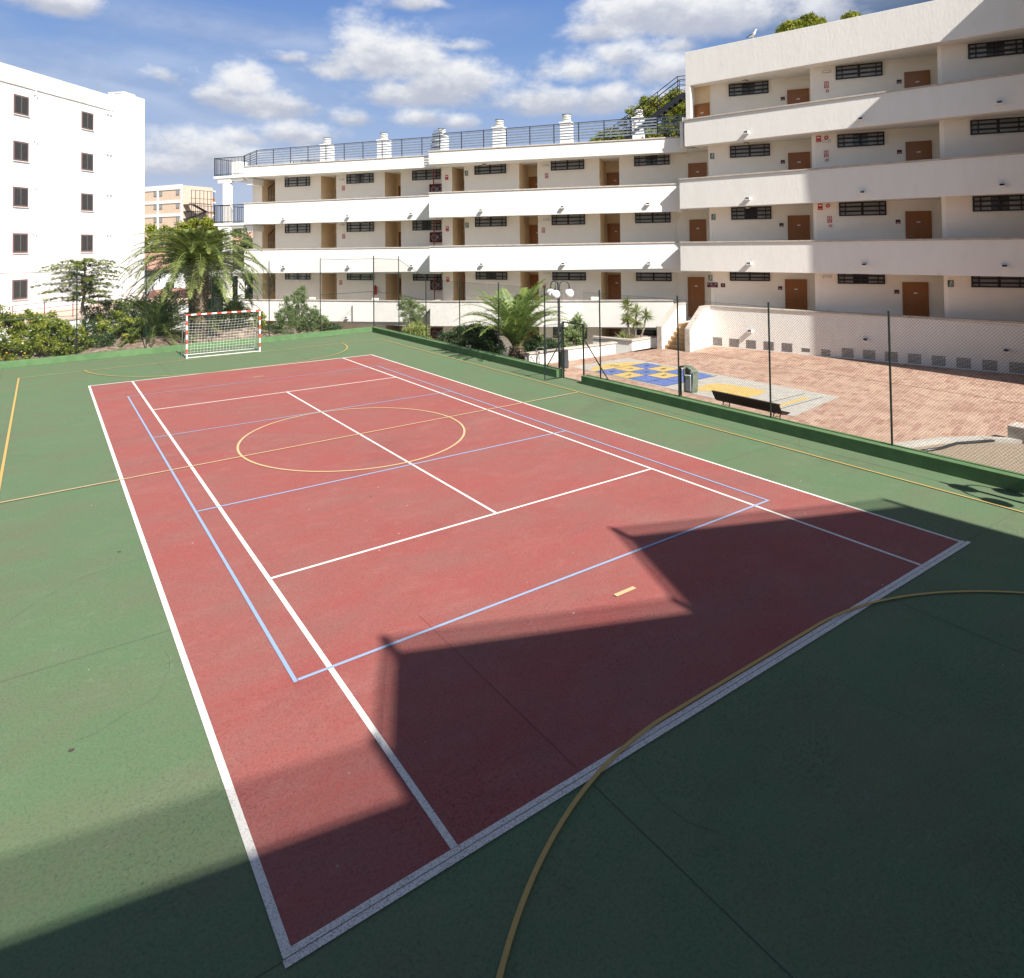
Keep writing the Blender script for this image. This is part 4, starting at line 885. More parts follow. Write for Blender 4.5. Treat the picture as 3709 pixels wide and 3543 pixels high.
wall_light(S1, 8.6, .22, 'small white box light on the bottom balcony of the left wing, behind the net corner')

def sign(F, s, z, w, h, kind, label, n=-.004):
    r = root('wall_sign', (0, 0, 0), label, 'sign', None, False); r.location = F.P(s, n, z); r.rotation_euler = (0, 0, F.rz() + pi)
    m = {'fire': M_signred, 'alarm': M_signred, 'exit': M_signgreen, 'num': M_maroon, 'plate': M_maroon}[kind]
    MB().box(-w / 2, w / 2, 0, .012, -h / 2, h / 2).build('panel', m, r)
    q = MB()
    if kind == 'fire':
        b = w * .36
        for x0, x1, z0, z1 in ((-b, b, h * .40, h * .44), (-b, b, -h * .14, -h * .10), (-b, -b + .02, -h * .10, h * .40), (b - .02, b, -h * .10, h * .40)): q.box(x0, x1, .012, .016, z0, z1)
        q.lathe([(.001, 0)] * 2, (0, 0, 0), 3)
        for k in range(12):
            t0, t1 = 2 * pi * k / 12, 2 * pi * (k + 1) / 12; R0, R1 = w * .12, w * .22; cz_ = h * .15
            q.quad((R0 * cos(t0), .0165, cz_ + R0 * sin(t0)), (R0 * cos(t1), .0165, cz_ + R0 * sin(t1)), (R1 * cos(t1), .0165, cz_ + R1 * sin(t1)), (R1 * cos(t0), .0165, cz_ + R1 * sin(t0)))
        q.box(-b, b, .012, .016, -h * .30, -h * .24).box(-b * .7, b * .7, .012, .016, -h * .42, -h * .37)
    elif kind == 'alarm':
        q.box(-w * .34, w * .34, .012, .016, h * .1, h * .32).box(-w * .3, w * .3, .012, .016, -h * .36, -h * .3)
    elif kind == 'exit':
        q.box(-w * .26, -w * .14, .012, .016, -h * .16, h * .40).box(-w * .14, w * .14, .012, .016, h * .33, h * .40)
        q.tube([(-.02, .016, h * .26), (w * .1, .016, h * .12), (w * .02, .016, -h * .05), (w * .18, .016, -h * .16)], .012, 5).tube([(w * .1, .016, h * .12), (w * .24, .016, h * .05)], .009, 5)
        q.box(-w * .34, w * .34, .012, .016, -h * .38, -h * .3)
    if q.v: q.build('pictogram', M_signwhite, r)
    return r
def txt(r, s, size, x, z): text(s, size, M_signwhite, r, (x, .014, z), (radians(90), 0, pi), 'lettering')
NUMS = {4: ('402', '404', '406'), 3: ('302', '304', '306'), 2: ('202', '204', '206'), 1: ('102', '104', '106')}
lvn = {1: 'ground', 2: 'second', 3: 'third', 4: 'top'}
for k in (0, 1):
    B = bayfr(k)
    for lv, z in ((1, 2.75), (2, 5.72), (3, 8.68), (4, 11.67)):
        ds = {1: -.3, 2: -.18, 3: -.06, 4: 0}[lv]
        r = sign(B, 3.29 + ds, z, .18, .17, 'num', f'small maroon door number plate on the {lvn[lv]} gallery of the right wing, {("left", "right")[k]} door')
        txt(r, NUMS[lv][k], .075, 0, -.045)
for lv, z in ((4, 11.82), (3, 8.78), (2, 5.88)):
    B = bayfr(1); s = {4: .505, 3: .43, 2: .5}[lv]
    sign(B, s, z, .18, .29, 'fire', f'red fire alarm sign on the {lvn[lv]} gallery of the right wing')
    r = root('alarm_button', (0, 0, 0), f'small red alarm call point below the fire sign on the {lvn[lv]} gallery', 'alarm button', 'alarm call points', False)
    r.location = B.P(s + .03, -.002, z - .28); r.rotation_euler = (0, 0, B.rz() + pi)
    MB().box(-.055, .055, 0, .04, -.05, .05).build('case', M_signred, r); MB().box(-.03, .03, .04, .044, -.03, .02).build('press_panel', M_signwhite, r)
for lv, z in ((3, 9.45), (2, 6.45)):
    B = bayfr(1); sign(B, .14, z, .19, .28, 'alarm', f'orange red notice beside the siren on the {lvn[lv]} gallery')
    r = root('fire_siren', (0, 0, 0), f'round red siren by the ceiling of the {lvn[lv]} gallery', 'siren', None, False); r.location = B.P(.44, -.002, z + .03); r.rotation_euler = (0, 0, B.rz() + pi)
    MB().tube([(0, 0, 0), (0, .06, 0)], .08, 16).build('case', M_signred, r); MB().tube([(0, .06, 0), (0, .075, 0)], .035, 12).build('centre', M_signwhite, r)
sign(bayfr(2), -.02 + .1, 3.2, .2, .27, 'exit', 'grey green emergency exit sign on the ground gallery, far right')
for k, z in ((3, 9.15), (2, 6.17), (1, 3.2)):
    sign(bayfr(0), .05 if k > 1 else -.2 + .05, z, .19, .29, 'exit', f'green exit sign on the {lvn[k]} gallery by the left doorway of the right wing')
r = sign(bayfr(0), -.06, 2.86, .5, .24, 'plate', 'wide maroon direction plate with room numbers beside the entrance stairs'); txt(r, 'Nº 102 - 106', .085, .02, .035); txt(r, 'Planta baja', .06, -.02, -.055)
r = sign(bayfr(0), .43, 2.85, .2, .19, 'plate', 'square maroon plate with the number 2 beside the entrance stairs'); txt(r, '2', .13, 0, 0)
for z, nm in ((8.9, 'top'), (5.75, 'second'), (2.55, 'bottom')):
    sign(S2, 6.86 if z > 8 else 6.62, z, .19, .29, 'fire', f'red fire alarm sign on the {nm} gallery of the middle wing', 1.496)
    sign(S1, 7.32 if z > 5 else 7.06, z + (.1 if z > 8 else -.1 if z < 5 else -.1), .22, .3, 'fire', f'red fire alarm sign on the {nm} gallery of the left wing', 1.496)
    sign(S2, .45, z + .2 if z > 3 else z + .3, .2, .3, 'alarm', f'red hose reel sign on the {nm} gallery beside the fire pipes', 1.496)
    if z > 3: sign(S2, 1.72 + .06, z + .4 if z > 8 else z + .4, .2, .3, 'exit', f'green running figure exit sign on the {nm} gallery of the middle wing', 1.496)
r = sign(S2, 6.50, -.38, .19, .19, 'plate', 'small square maroon plate with the number 1 on the sunken wall behind the gate', 1.496); txt(r, '1', .13, 0, 0)
# hose reels with pipes
for z, nm in ((8.62, 'top'), (5.48, 'second'), (2.38, 'third'), (-.75, 'lowest')):
    F, s = (S1, 14.62)
    r = root('fire_hose_cabinet', (0, 0, 0), f'dark red glazed fire hose cabinet on the {nm} gallery between the left and middle wings', 'hose cabinet', 'fire hose cabinets between the wings', False)
    r.location = F.P(s, 1.40, z); r.rotation_euler = (0, 0, F.rz() + pi)
    MB().box(-.45, .45, 0, .02, -.31, .31).box(-.45, .45, .02, .2, .27, .31).box(-.45, .45, .02, .2, -.31, -.27).box(-.45, -.41, .02, .2, -.27, .27).box(.41, .45, .02, .2, -.27, .27).build('cabinet', M_hose, r)
    q = MB(); q.tube([(.2 + .17 * cos(t), .10, -.01 + .17 * sin(t)) for t in [2 * pi * k / 20 for k in range(21)]], .045, 6).tube([(.34, .12, -.1), (.3, .13, -.22), (.1, .14, -.24), (-.2, .14, -.16), (-.34, .14, .02)], .018, 6)
    q.build('hose_reel', M_hosegrey, r, smooth=True)
    MB().tube([(.2, .06, 0), (.2, .14, 0)], .06, 12).box(-.14, -.02, .1, .13, -.1, .12).box(-.36, -.24, .1, .13, .1, .2).build('nozzle', M_grey, r)
FP = root('fire_pipe', S1.P(14.6, 1.1, -1), 'red fire service riser pipe crossing the galleries in front of the hose cabinets', 'pipe')
MB().tube([S1.P(14.55, 1.0, -1.4), S1.P(14.55, 1.0, 9.9)], .035, 8).build('riser', M_pipe, FP)
for z in (9.66, 6.5, 3.35): MB().tube([S1.P(14.55, 1.0, z), S1.P(15.15, 1.15, z - .12), S1.P(15.17, 1.2, z - 1.0), S1.P(15.0, 1.2, z - 1.08)], .028, 8).build('branch_pipe', M_pipe, FP)
r = root('fire_extinguisher', S1.P(9.93, 1.3, 2.15), 'red fire extinguisher hanging on the left wing behind the net corner', 'extinguisher')
x, y, zz_ = S1.P(9.93, 1.36, 2.15); MB().lathe([(.02, -.3), (.09, -.28), (.09, .2), (.05, .27), (.02, .3)], (x, y, 2.15), 14).build('cylinder', M_signred, r, smooth=True)
MB().tube([(x, y, 2.44), (x - .08, y - .06, 2.5), (x - .1, y - .07, 2.2)], .015, 6).build('hose', M_black, r)
# ceiling lights near the windows
clp = root('gallery_light', (0, 0, 0), 'x', 'ceiling light', 'round ceiling lights of the galleries', False)
MB().lathe([(.02, -.09), (.10, -.075), (.12, -.03), (.125, 0)], (0, 0, 0), 16).build('diffuser', M_coping, clp, smooth=True); MB().lathe([(.13, -.02), (.13, .0)], (0, 0, 0), 16).build('rim', M_dgrey, clp)
fl = [True]
def glight(F, s, n, z, label):
    o = clp if fl[0] else copy_tree(clp); fl[0] = False; o.location = F.P(s, n, z); o['label'] = label
for k, (z, nm) in enumerate(((3.34, 'third'), (6.6, 'second'), (9.94, 'top'))): glight(S1, 2.95, .9, z - .02, f'small round ceiling light over the leftmost window of the {nm} gallery of the left wing')
for k, (z, nm) in enumerate(((6.6, 'second'), (9.7, 'top'))): glight(S2, 3.2, .9, z, f'small round ceiling light over the left window of the {nm} gallery of the middle wing')
for lv in (2, 3, 4): glight(bayfr(0), 1.65, -.35, {2: 6.6, 3: 9.66, 4: 12.63}[lv], f'small round ceiling light over the left window of the {lvn[lv]} gallery of the right wing')
elp = root('emergency_light', (0, 0, 0), 'x', 'emergency light', 'flat emergency lights on the gallery walls', False)
MB().box(-.17, .17, 0, .05, -.045, .045).build('case', M_coping, elp, bevel=.005); MB().box(-.15, .15, .05, .054, -.03, .03).build('lens', M_wpaint, elp)
fe = [True]
def elight(F, s, n, z, label):
    o = elp if fe[0] else copy_tree(elp); fe[0] = False; o.location = F.P(s, n, z); o.rotation_euler = (0, 0, F.rz() + pi); o['label'] = label
for z, nm in ((9.5, 'top'), (6.35, 'second'), (3.3, 'third')): elight(S2, 6.8, 1.495, z, f'flat cream emergency light on the {nm} gallery of the middle wing'); elight(S1, 7.2, 1.495, z + .1, f'flat cream emergency light on the {nm} gallery of the left wing')
elight(bayfr(1), .53, -.003, 12.4, 'flat cream emergency light beside the window on the top gallery of the right wing'); elight(bayfr(1), .44, -.003, 9.33, 'flat cream emergency light under the siren on the third gallery of the right wing'); elight(bayfr(1), .35, -.003, 3.36, 'flat cream emergency light on the ground gallery of the right wing')
# bulkhead lamps on the side returns of the right wing
for lv, z in ((1, 2.75), (2, 5.75), (3, 8.8)):
    B = bayfr(1); e = Vector(B.P(5.04, 0, 0)); C_ = Vector(bayfr(2).P(0, 0, 0)); p = e.lerp(C_, .5); d = (C_ - e).normalized(); nrm = Vector((d.y, -d.x, 0)); nrm = nrm if nrm.dot(S3.u) < 0 else -nrm
    r = root('bulkhead_lamp', (p.x + nrm.x * .01, p.y + nrm.y * .01, z), f'oval wall lamp on the pier beside the right door of the {lvn[lv]} gallery', 'wall lamp', 'oval pier lamps', False)
    r.rotation_euler = (0, 0, atan2(nrm.y, nrm.x) - pi / 2)
    MB().box(-.07, .07, 0, .06, -.14, .14).build('base', M_dgrey, r, bevel=.02); MB().lathe([(.01, -.13), (.07, -.09), (.085, 0), (.07, .09), (.01, .13)], (0, .07, 0), 12).build('lens', M_coping, r, smooth=True)
# paper notices / pots on the parapets
for k, (F, s, z) in enumerate(((S1, 5.75, 1.35), (S1, 10.7, 1.38), (S2, 9.95, 1.9))):
    q = MB().fbox(F, s - .22, s + .22, -.0, .14, z + (.02 if k < 2 else -.03), z + .17); tag(q.build('planter_box', M_white, bevel=.01), ('white box resting on the bottom balcony at the left wing, left one', 'white box resting on the bottom balcony behind the net corner post', 'white box resting on the bottom balcony right of the street lamp')[k], 'box', 'white boxes on the bottom parapets')
# cloth bundle by the palm
# ------------------------------------------------------------------ gull
GU = root('seagull', S3.P(2.3, .1, 14.3), 'grey and white gull standing on the high roof parapet', 'bird')
g0 = Vector(S3.P(2.34, .1, 14.29)); ax = S3.u
def gp_(a, z): return tuple(g0 + ax * a + Vector((0, 0, z)))
MB().tube([gp_(-.30, .12), gp_(-.2, .145), gp_(-.1, .18), gp_(0, .23), gp_(.05, .30), gp_(.07, .355), gp_(.10, .385), gp_(.135, .385)], [.006, .03, .06, .068, .045, .036, .034, .012], 12).build('body', M_gull, GU, smooth=True)
for sd_ in (-1, 1):
    off = S3.n * (.055 * sd_); w_ = [Vector(gp_(a, z)) + off for a, z in ((-.34, .115), (-.2, .16), (-.05, .215), (.03, .25))]
    MB().tube(w_, [.006, .022, .03, .012], 8).build('wing', M_gullg, GU, smooth=True)
    MB().tube([Vector(gp_(-.02, .19)) + off * .5, Vector(gp_(-.03, .08)) + off * .5, Vector(gp_(-.02, 0.004)) + off * .5, Vector(gp_(.03, 0.004)) + off * .5], .006, 6).build('leg', M_beak, GU)
MB().tube([gp_(.13, .385), gp_(.19, .375)], [.012, .004], 8).build('beak', M_beak, GU)
MB().tube([gp_(-.28, .125), gp_(-.36, .09)], [.02, .012], 6).build('tail', M_gullg, GU)

# ------------------------------------------------------------------ white block on the left
LBF = Fr((-6.298, 37.205), 43.0)
BL = root('apartment_block', LBF.P(2, 3, -3), 'plain bright white five storey block with small dark windows on the left', 'building')
MB().fbox(LBF, -22, 5.7, 0, 14, -3.2, 15.33).build('wall', M_lb, BL)
MB().fbox(LBF, -22, 5.66, -.06, 14.1, 15.33, 16.48).build('roof_parapet', M_grey_cornice, BL, bevel=.02)
MB().fbox(LBF, 5.69, 7.79, -.95, 8, -3.2, 16.7).build('corner_tower', M_lb, BL, bevel=.02)
MB().fbox(LBF, 5.75, 6.9, -.8, .6, 16.78, 16.86).fbox(LBF, 5.8, 5.95, -.75, -.6, 16.7, 16.78).fbox(LBF, 6.6, 6.8, -.75, -.6, 16.7, 16.78).fbox(LBF, 5.8, 6.8, .2, .55, 16.7, 16.78).build('roof_slab', M_grey_cornice, BL)
def lbwin(s0, s1, z0, z1):
    o = MB().fbox(LBF, s0, s1, -.012, .0, z0, z1).build('window', M_redtrim, BL)
    MB().fbox(LBF, s0 + .05, s1 - .05, -.02, -.0125, z0 + .05, z1 - .05).build('window_frame', M_frameLB, o)
    MB().fbox(LBF, s0 - .04, s1 + .04, -.07, -.013, z0 - .05, z0 - .002).build('sill', M_grey_cornice, o)
    m_ = (s0 + s1) / 2
    MB().fbox(LBF, s0 + .10, m_ - .03, -.026, -.021, z0 + .1, z1 - .1).fbox(LBF, m_ + .03, s1 - .10, -.026, -.021, z0 + .1, z1 - .1).build('pane', M_blindLB, o)
for s0 in (-14.2, -8.6, -3.08, 2.43):
    for z1 in (14.77, 11.83, 8.94, 6.02, 3.1): lbwin(s0, s0 + 1.13, z1 - 1.24, z1)
q = MB(); 
for s in (-1.48, 4.75, 5.05, 5.4): q.tube([LBF.P(s, -.08, -3), LBF.P(s, -.08, 15.9 if s < 0 else 15.2)], .05 if s < 0 else .035, 8)
for z in (3, 6, 9, 12, 15): q.fbox(LBF, -1.6, -1.36, -.14, -.001, z, z + .05).fbox(LBF, 4.65, 5.5, -.12, -.001, z, z + .04)
q.build('drainpipe', M_lb, BL)
MB().tube([LBF.P(4.6, .5, 16.4), LBF.P(4.6, .5, 17.3)], .03, 6).build('aerial', M_grey, BL)
# red terrace with rail in front of the block
TR = root('terrace', LBF.P(2, -5, 0), 'raised red terrace with a thin rail at the foot of the white block', 'terrace')
MB().fbox(LBF, -9, 9, -6, -.1, -3, .9).build('retaining_wall', M_lb, TR); MB().fbox(LBF, -9, 9.1, -6.05, -.1, .9, 1.0).build('terrace_floor', M_peachst, TR)
q = MB()
for k in range(10): q.tube([LBF.P(-9 + 2 * k, -5.9, 1.1), LBF.P(-9 + 2 * k, -5.9, 2.05)], .025, 6)
for z in (1.45, 1.75, 2.05): q.tube([LBF.P(-9, -5.9, z), LBF.P(9, -5.9, z)], .018, 6)
q.build('rail', M_redtrim, TR)

# ------------------------------------------------------------------ far buildings
PF = Fr((18.38, 144.25), 152.0); PG = Fr((18.38, 144.25), 58.0)
PB = root('apartment_block', (18, 144, -3), 'distant peach block with white floor bands and a dark outside stair', 'building')
a = PF.P(-45, 0, 0); b = PF.P(0, 0, 0); c = PG.P(8.4, 0, 0); d = (c[0] + (a[0] - b[0]), c[1] + (a[1] - b[1]))
MB().prism([a[:2], b[:2], c[:2], d], -3, 18.3).build('wall', M_peach, PB)
for z0, z1 in ((18.0, 19.1), (15.0, 15.65), (12.05, 12.7), (9.0, 9.7), (6.1, 6.6)): MB().fbox(PF, -45, .12, -.12, .02, z0, z1).build('floor_band', M_lb, PB)
for s0, s1 in ((-.32, .12), (-8.35, -7.88), (-16.5, -16.0), (-24.6, -24.1)): MB().fbox(PF, s0, s1, -.15, .02, 3, 18.2).build('pier', M_lb, PB)
for z1 in (17.92, 14.98, 11.98, 9.0):
    for s0 in (-1.9, -7.63, -9.5, -15.6, -18, -23.5):
        o = MB().fbox(PF, s0, s0 + 1.0, -.06, .0, z1 - 1.2, z1).build('window', M_frameLB, PB); MB().fbox(PF, s0 + .1, s0 + .9, -.08, -.061, z1 - 1.1, z1 - .1).build('pane', M_glass, o)
MB().prism([PG.at(.16, -.06), PG.at(8.4, -.06), PG.at(8.4, .1), PG.at(.16, .1)], 3, 18.9).build('stone_facade', M_peachst, PB)
q = MB()
def pgb(mb, s0, s1, n0, n1, z0, z1, z0r=None, z1r=None): mb.fbox(PG, s0, s1, n0, n1, z0, z1, z0r, z1r)
for s in (.25, 1.3, 2.5, 3.6, 4.6, 5.6, 6.4): pgb(q, s, s + .07, -2.6, -2.5, 8, 17.8)
for z in (17.7, 15.9, 14.3, 12.7, 11.1, 9.5): pgb(q, .2, 6.45, -2.6, -2.5, z, z + .09)
for k, z in enumerate((14.5, 13.0, 11.4, 9.8)):
    pgb(q, 1.5, 5.2, -2.0, -1.2, z, z + .22, z - 1.5, z - 1.28) if k % 2 == 0 else pgb(q, 1.5, 5.2, -1.2, -.4, z - 1.5, z - 1.28, z, z + .22)
    pgb(q, .2, 1.6, -2.4, -.2, z, z + .15); pgb(q, 5.2, 6.4, -2.4, -.2, z - 1.5, z - 1.35)
q.build('outside_stair', M_black, PB)
for z in (15.4, 12.4, 18.0): o = MB().fbox(PG, 8.4, 9.8, .5, 4, z, z + .3).build('balcony_slab', M_lb, PB); 
for z in (15.7, 12.7): MB().fbox(PG, 8.5, 9.75, .6, .7, z, z + .75).build('balcony_screen', mat('orange_brown_screen', (.35, .13, .03)), PB)
def house(x, y, w, d, zb, ze, zr, rot, label, wm=M_lb):
    r = root('house', (x, y, zb), label, 'house', 'low tiled houses behind the trees', False); r.rotation_euler = (0, 0, rot)
    h = ze - zb
    MB().box(-w / 2, w / 2, -d / 2, d / 2, 0, h).build('wall', wm, r)
    t = zr - ze; e = .35
    q = MB(); v = [(-w / 2 - e, -d / 2 - e, h + .002), (w / 2 + e, -d / 2 - e, h + .002), (w / 2 + e, d / 2 + e, h + .002), (-w / 2 - e, d / 2 + e, h + .002), (-w / 2 - e, 0, h + t), (w / 2 + e, 0, h + t)]
    q.v = v; q.f = [(0, 1, 5, 4), (2, 3, 4, 5), (0, 4, 3), (1, 2, 5), (3, 2, 1, 0)]; q.build('roof', M_tile, r)
    for k in range(int(w // 2.5)):
        x_ = -w / 2 + 1.2 + k * 2.5; o = MB().box(x_, x_ + .9, -d / 2 - .03, -d / 2, h * .45, h * .8).build('window', M_frameLB, r); MB().box(x_ + .08, x_ + .82, -d / 2 - .04, -d / 2 - .031, h * .47, h * .78).build('pane', M_glassd, o)
    return r
house(6.0, 62, 14, 9, -3.2, 2.9, 4.5, radians(28), 'low house with a long terracotta roof behind the tall palm')
house(4.5, 48, 7, 6, -3.2, .2, 1.5, radians(20), 'small white walled house low between the white block and the palm')
house(16.5, 66, 10, 8, -3.2, 5.0, 7.0, radians(-30), 'white house with a tiled roof seen through the stair tower')
# wooded hills
terrain('hills', M_hill, -700, 900, lambda x: 420, 900, 80, 12, lambda x, y, t: -4 + (26 + 10 * sin(x * .011 + 1) + 6 * sin(x * .031) + 2.5 * sin(x * .09)) * min(1, t * 2.4) * (1 - .0 * t))

# ------------------------------------------------------------------ building behind the viewer whose shadow lies on the court
SB = root('apartment_block', (-3, -26, 0), 'stepped dark gallery block behind the viewer, throwing the toothed shadow on the court', 'building')
teeth = [((-12.8, -21.4)), ((-8.2, -20.95)), ((-3.53, -20.13)), ((1.05, -19.48))]
fd = Vector((.923, -.385)); poly = []
for k, c in enumerate(teeth):
    c = Vector(c); ln_ = 3.95 if k < 3 else 5.5; poly += [tuple(c), tuple(c + fd * ln_)]
poly[3] = (-4.33, -21.68); poly += [(6.75, -32), (-45, -32), (-45, -22)]
MB().prism([(-45, -26.6), (5, -26.6), (5, -32), (-45, -32)], 9.0, 13.6).build('sky_blocker', M_shade, SB)  # added unseen mass that hides southern sky, deepening the court's shade
inner = []
MB().prism([(p[0], p[1] - .12) if p[1] > -30 else p for p in poly], -1, 9.45).build('wall', M_shade, SB)
def edge(a, b, z0, z1, m, nm, th=.16):
    a = Vector((*a, 0)); b = Vector((*b, 0)); n = Vector(((b - a).y, -(b - a).x, 0)).normalized() * th
    return MB().hexa([(*a[:2], z0), (*b[:2], z0), (*(b + n)[:2], z0), (*(a + n)[:2], z0), (*a[:2], z1), (*b[:2], z1), (*(b + n)[:2], z1), (*(a + n)[:2], z1)]).build(nm, m, SB)
for a, b in zip(poly[:9], poly[1:9]):
    for z0, z1 in ((0.0, 1.9), (3.4, 4.9), (6.5, 7.2), (8.4, 10.05 if a[0] > -4.4 else 9.65)): edge(a, b, z0, z1, M_shade, 'parapet')
    for j in range(9 if a[0] < -4.4 else 5): edge(a, b, 9.70 + j * .082 + (.36 if a[0] > -4.4 else 0), 9.722 + j * .082 + (.36 if a[0] > -4.4 else 0), M_rail, 'slat', .012)  # unseen railing bars, finely spaced so their shadow falls as a half-tone
    if a[0] < -4.4: continue
    a3 = Vector((*a, 9.6)); MB().tube([a3, a3 + Vector((0, 0, .82))], .06, 6).tube([a3 + Vector((0, 0, .8)), Vector((*b, 10.4))], .016, 6).build('railing', M_black, SB)
S4 = root('apartment_block', (24, -13, 0), 'tall white end block beyond the right edge, shading the right wing', 'building')
MB().box(20.35, 34, -24, -9.0, -.5, 15.95).build('wall', M_white, S4); MB().box(20.30, 34, -24.05, -8.95, 15.95, 16.06).build('roof_edge', M_coping, S4)

# ------------------------------------------------------------------ street lamps
def street_lamp(x, y, label, rot=0.17, withbin=True):
    r = root('street_lamp', (x, y, 0), label, 'street lamp', 'three globe street lamps', False)
    MB().lathe([(.12, 0), (.12, .03), (.06, .05)], (0, 0, 0), 16).tube([(0, 0, .03), (0, 0, 1.3)], .05, 12).build('pole', M_dgrey, r)
    for k in range(3):
        t = rot + 2 * pi * k / 3 - radians(34.7); c_, s_ = cos(t), sin(t)
        pts = [(.03 * c_, .03 * s_, 1.28), (.085 * c_, .085 * s_, 1.42), (.085 * c_, .085 * s_, 1.56), (.035 * c_, .035 * s_, 1.72), (.035 * c_, .035 * s_, 3.2)]
        for j in range(9): a_ = pi * j / 8; R = .20; pts.append(((.035 + R - R * cos(a_)) * c_, (.035 + R - R * cos(a_)) * s_, 3.28 + .2 * sin(a_)))
        pts.append((.435 * c_, .435 * s_, 3.2))
        arm = MB().tube(pts, .022, 8).build('arm', M_dgrey, r, smooth=True)
        MB().lathe([(.06, -.0), (.05, .05)], (.435 * c_, .435 * s_, 3.16), 12).build('collar', M_dgrey, arm)
        gpf = [(.18 * sin(pi * q_ / 14) + .001, -.18 * cos(pi * q_ / 14)) for q_ in range(15)]
        MB().lathe(gpf, (.435 * c_, .435 * s_, 2.99), 24).build('globe', M_globe, r, smooth=True)
    return r
street_lamp(9.79 + .05, 3.76, 'dark street lamp with three white globes beside the gate')
street_lamp(8.15, -14.55, 'three globe street lamp outside the near right corner, known by its shadow on the court')
LB2 = root('litter_bin', (9.85, 3.45, 0), 'small grey perforated cylinder bin at the foot of the street lamp', 'litter bin')
MB().lathe([(.13, .12), (.15, .14), (.15, .78), (.155, .79), (.155, .82), (.13, .82)], (9.85, 3.45, 0), 20).build('barrel', M_dgrey, LB2, smooth=False)
q = MB()
for k in range(18): t = 2 * pi * k / 18; q.tube([(9.85 + .153 * cos(t), 3.45 + .153 * sin(t), .18), (9.85 + .153 * cos(t), 3.45 + .153 * sin(t), .74)], .006, 4)
q.build('slots', M_grey, LB2); MB().tube([(9.85, 3.6, 0), (9.85, 3.6, .6)], .03, 8).build('stand', M_dgrey, LB2)
HR = MB().tube([(9.45, 4.75, 0), (9.45, 4.75, .72), (9.5, 4.7, .8), (9.62, 4.5, .8), (9.68, 4.45, .72), (9.68, 4.45, 0)], .02, 8).build('hoop_rail', M_grey, smooth=True); tag(HR, 'small grey inverted U hoop rail in front of the garden wall', 'rail')
# green litter bin
GB = root('litter_bin', (9.85, -2.5, 0), 'green hooded litter bin on a grey post behind the fence', 'litter bin')
MB().tube([(9.80, -2.33, 0), (9.80, -2.33, .95)], .04, 12).build('post', M_dgrey, GB)
bx, by = 9.86, -2.62
q = MB()
hood = [(.20, .25), (.235, .60), (.245, .88), (.17, .955), (.05, 1.005), (-.12, 1.035), (-.25, 1.02), (-.275, .96)]
def strip(mb, pts, w, t):
    for (a0, z0), (a1, z1) in zip(pts, pts[1:]):
        d = Vector((a1 - a0, z1 - z0)).normalized() * t; ox, oz = -d.y, d.x
        mb.hexa([(bx - w, by - a0, z0), (bx + w, by - a0, z0), (bx + w, by - a1, z1), (bx - w, by - a1, z1), (bx - w, by - a0 + ox, z0 - oz), (bx + w, by - a0 + ox, z0 - oz), (bx + w, by - a1 + ox, z1 - oz), (bx - w, by - a1 + ox, z1 - oz)])
strip(q, hood, .13, .02); q.build('hood', M_binl, GB)
q = MB(); strip(q, [(-.085, .27), (-.085, .98)], .16, .045); strip(q, [(.20, .26), (-.085, .25)], .15, .02); q.build('back_plate', M_binl, GB)
MB().prism([(bx - .145, by - .19), (bx + .135, by - .19), (bx + .135, by + .03), (bx - .145, by + .03)], .29, .80).build('bucket', M_binw, GB, bevel=.02)
MB().tube([(bx - .155, by - .19, .80), (bx - .155, by + .03, .77)], .02, 8).build('lip', M_wpaint, GB)
# bench, back towards the court
BN = root('bench', (9.85, -4.85, 0), 'dark wooden slatted bench on the plaza with its back to the fence', 'bench')
y0, y1 = -5.98, -3.72
q = MB()
for k in range(7):
    t = k / 6; x = 9.76 - .16 * t; z = .46 + .30 * t + .0; q.hexa([(x - .012, y0, z), (x - .012, y1, z), (x + .014, y1, z - .006), (x + .014, y0, z - .006), (x - .03, y0, z + .048), (x - .03, y1, z + .048), (x - .004, y1, z + .042), (x - .004, y0, z + .042)])
q.box(9.55, 9.66, y0, y1, .80, .83); q.build('backrest', M_bench, BN)
q = MB()
for k in range(7): x = 9.79 + k * .062; z = .44 - .03 * sin(pi * k / 6); q.box(x, x + .05, y0, y1, z - .025, z)
q.build('seat', M_bench, BN)
for y in (y0 + .28, y1 - .28):
    MB().tube([(9.68, y, 0), (9.74, y, .2), (9.78, y, .4), (9.62, y, .78)], .017, 6).tube([(9.78, y, .40), (10.2, y, .41)], .015, 6).tube([(10.22, y, 0), (10.12, y, .2), (10.18, y, .41)], .017, 6).tube([(9.74, y, .2), (9.93, y, .28), (10.12, y, .2)], .012, 6).build('leg', M_black, BN, smooth=True)
BN.location = (9.45, -5.07, 0); BN.scale = (.8, .96, .73)
tag(MB().tube([(9.7, -9.35, .06), (10.4, -9.55, .06), (11.1, -9.6, .06), (11.6, -9.85, .07), (12.1, -10.05, .06)], .035, 8).build('hose', M_black, smooth=True), 'black tube lying on the gravel inside the curved kerb', 'hose')  # dark strip on the gravel, modelled as a thin tube
# stump of concrete at the right edge of the plaza
tag(MB().box(12.4, 12.9, -10.75, -10.2, 0, .42).build('concrete_block', M_coping, bevel=.02), 'low grey concrete block at the right edge of the plaza', 'block')

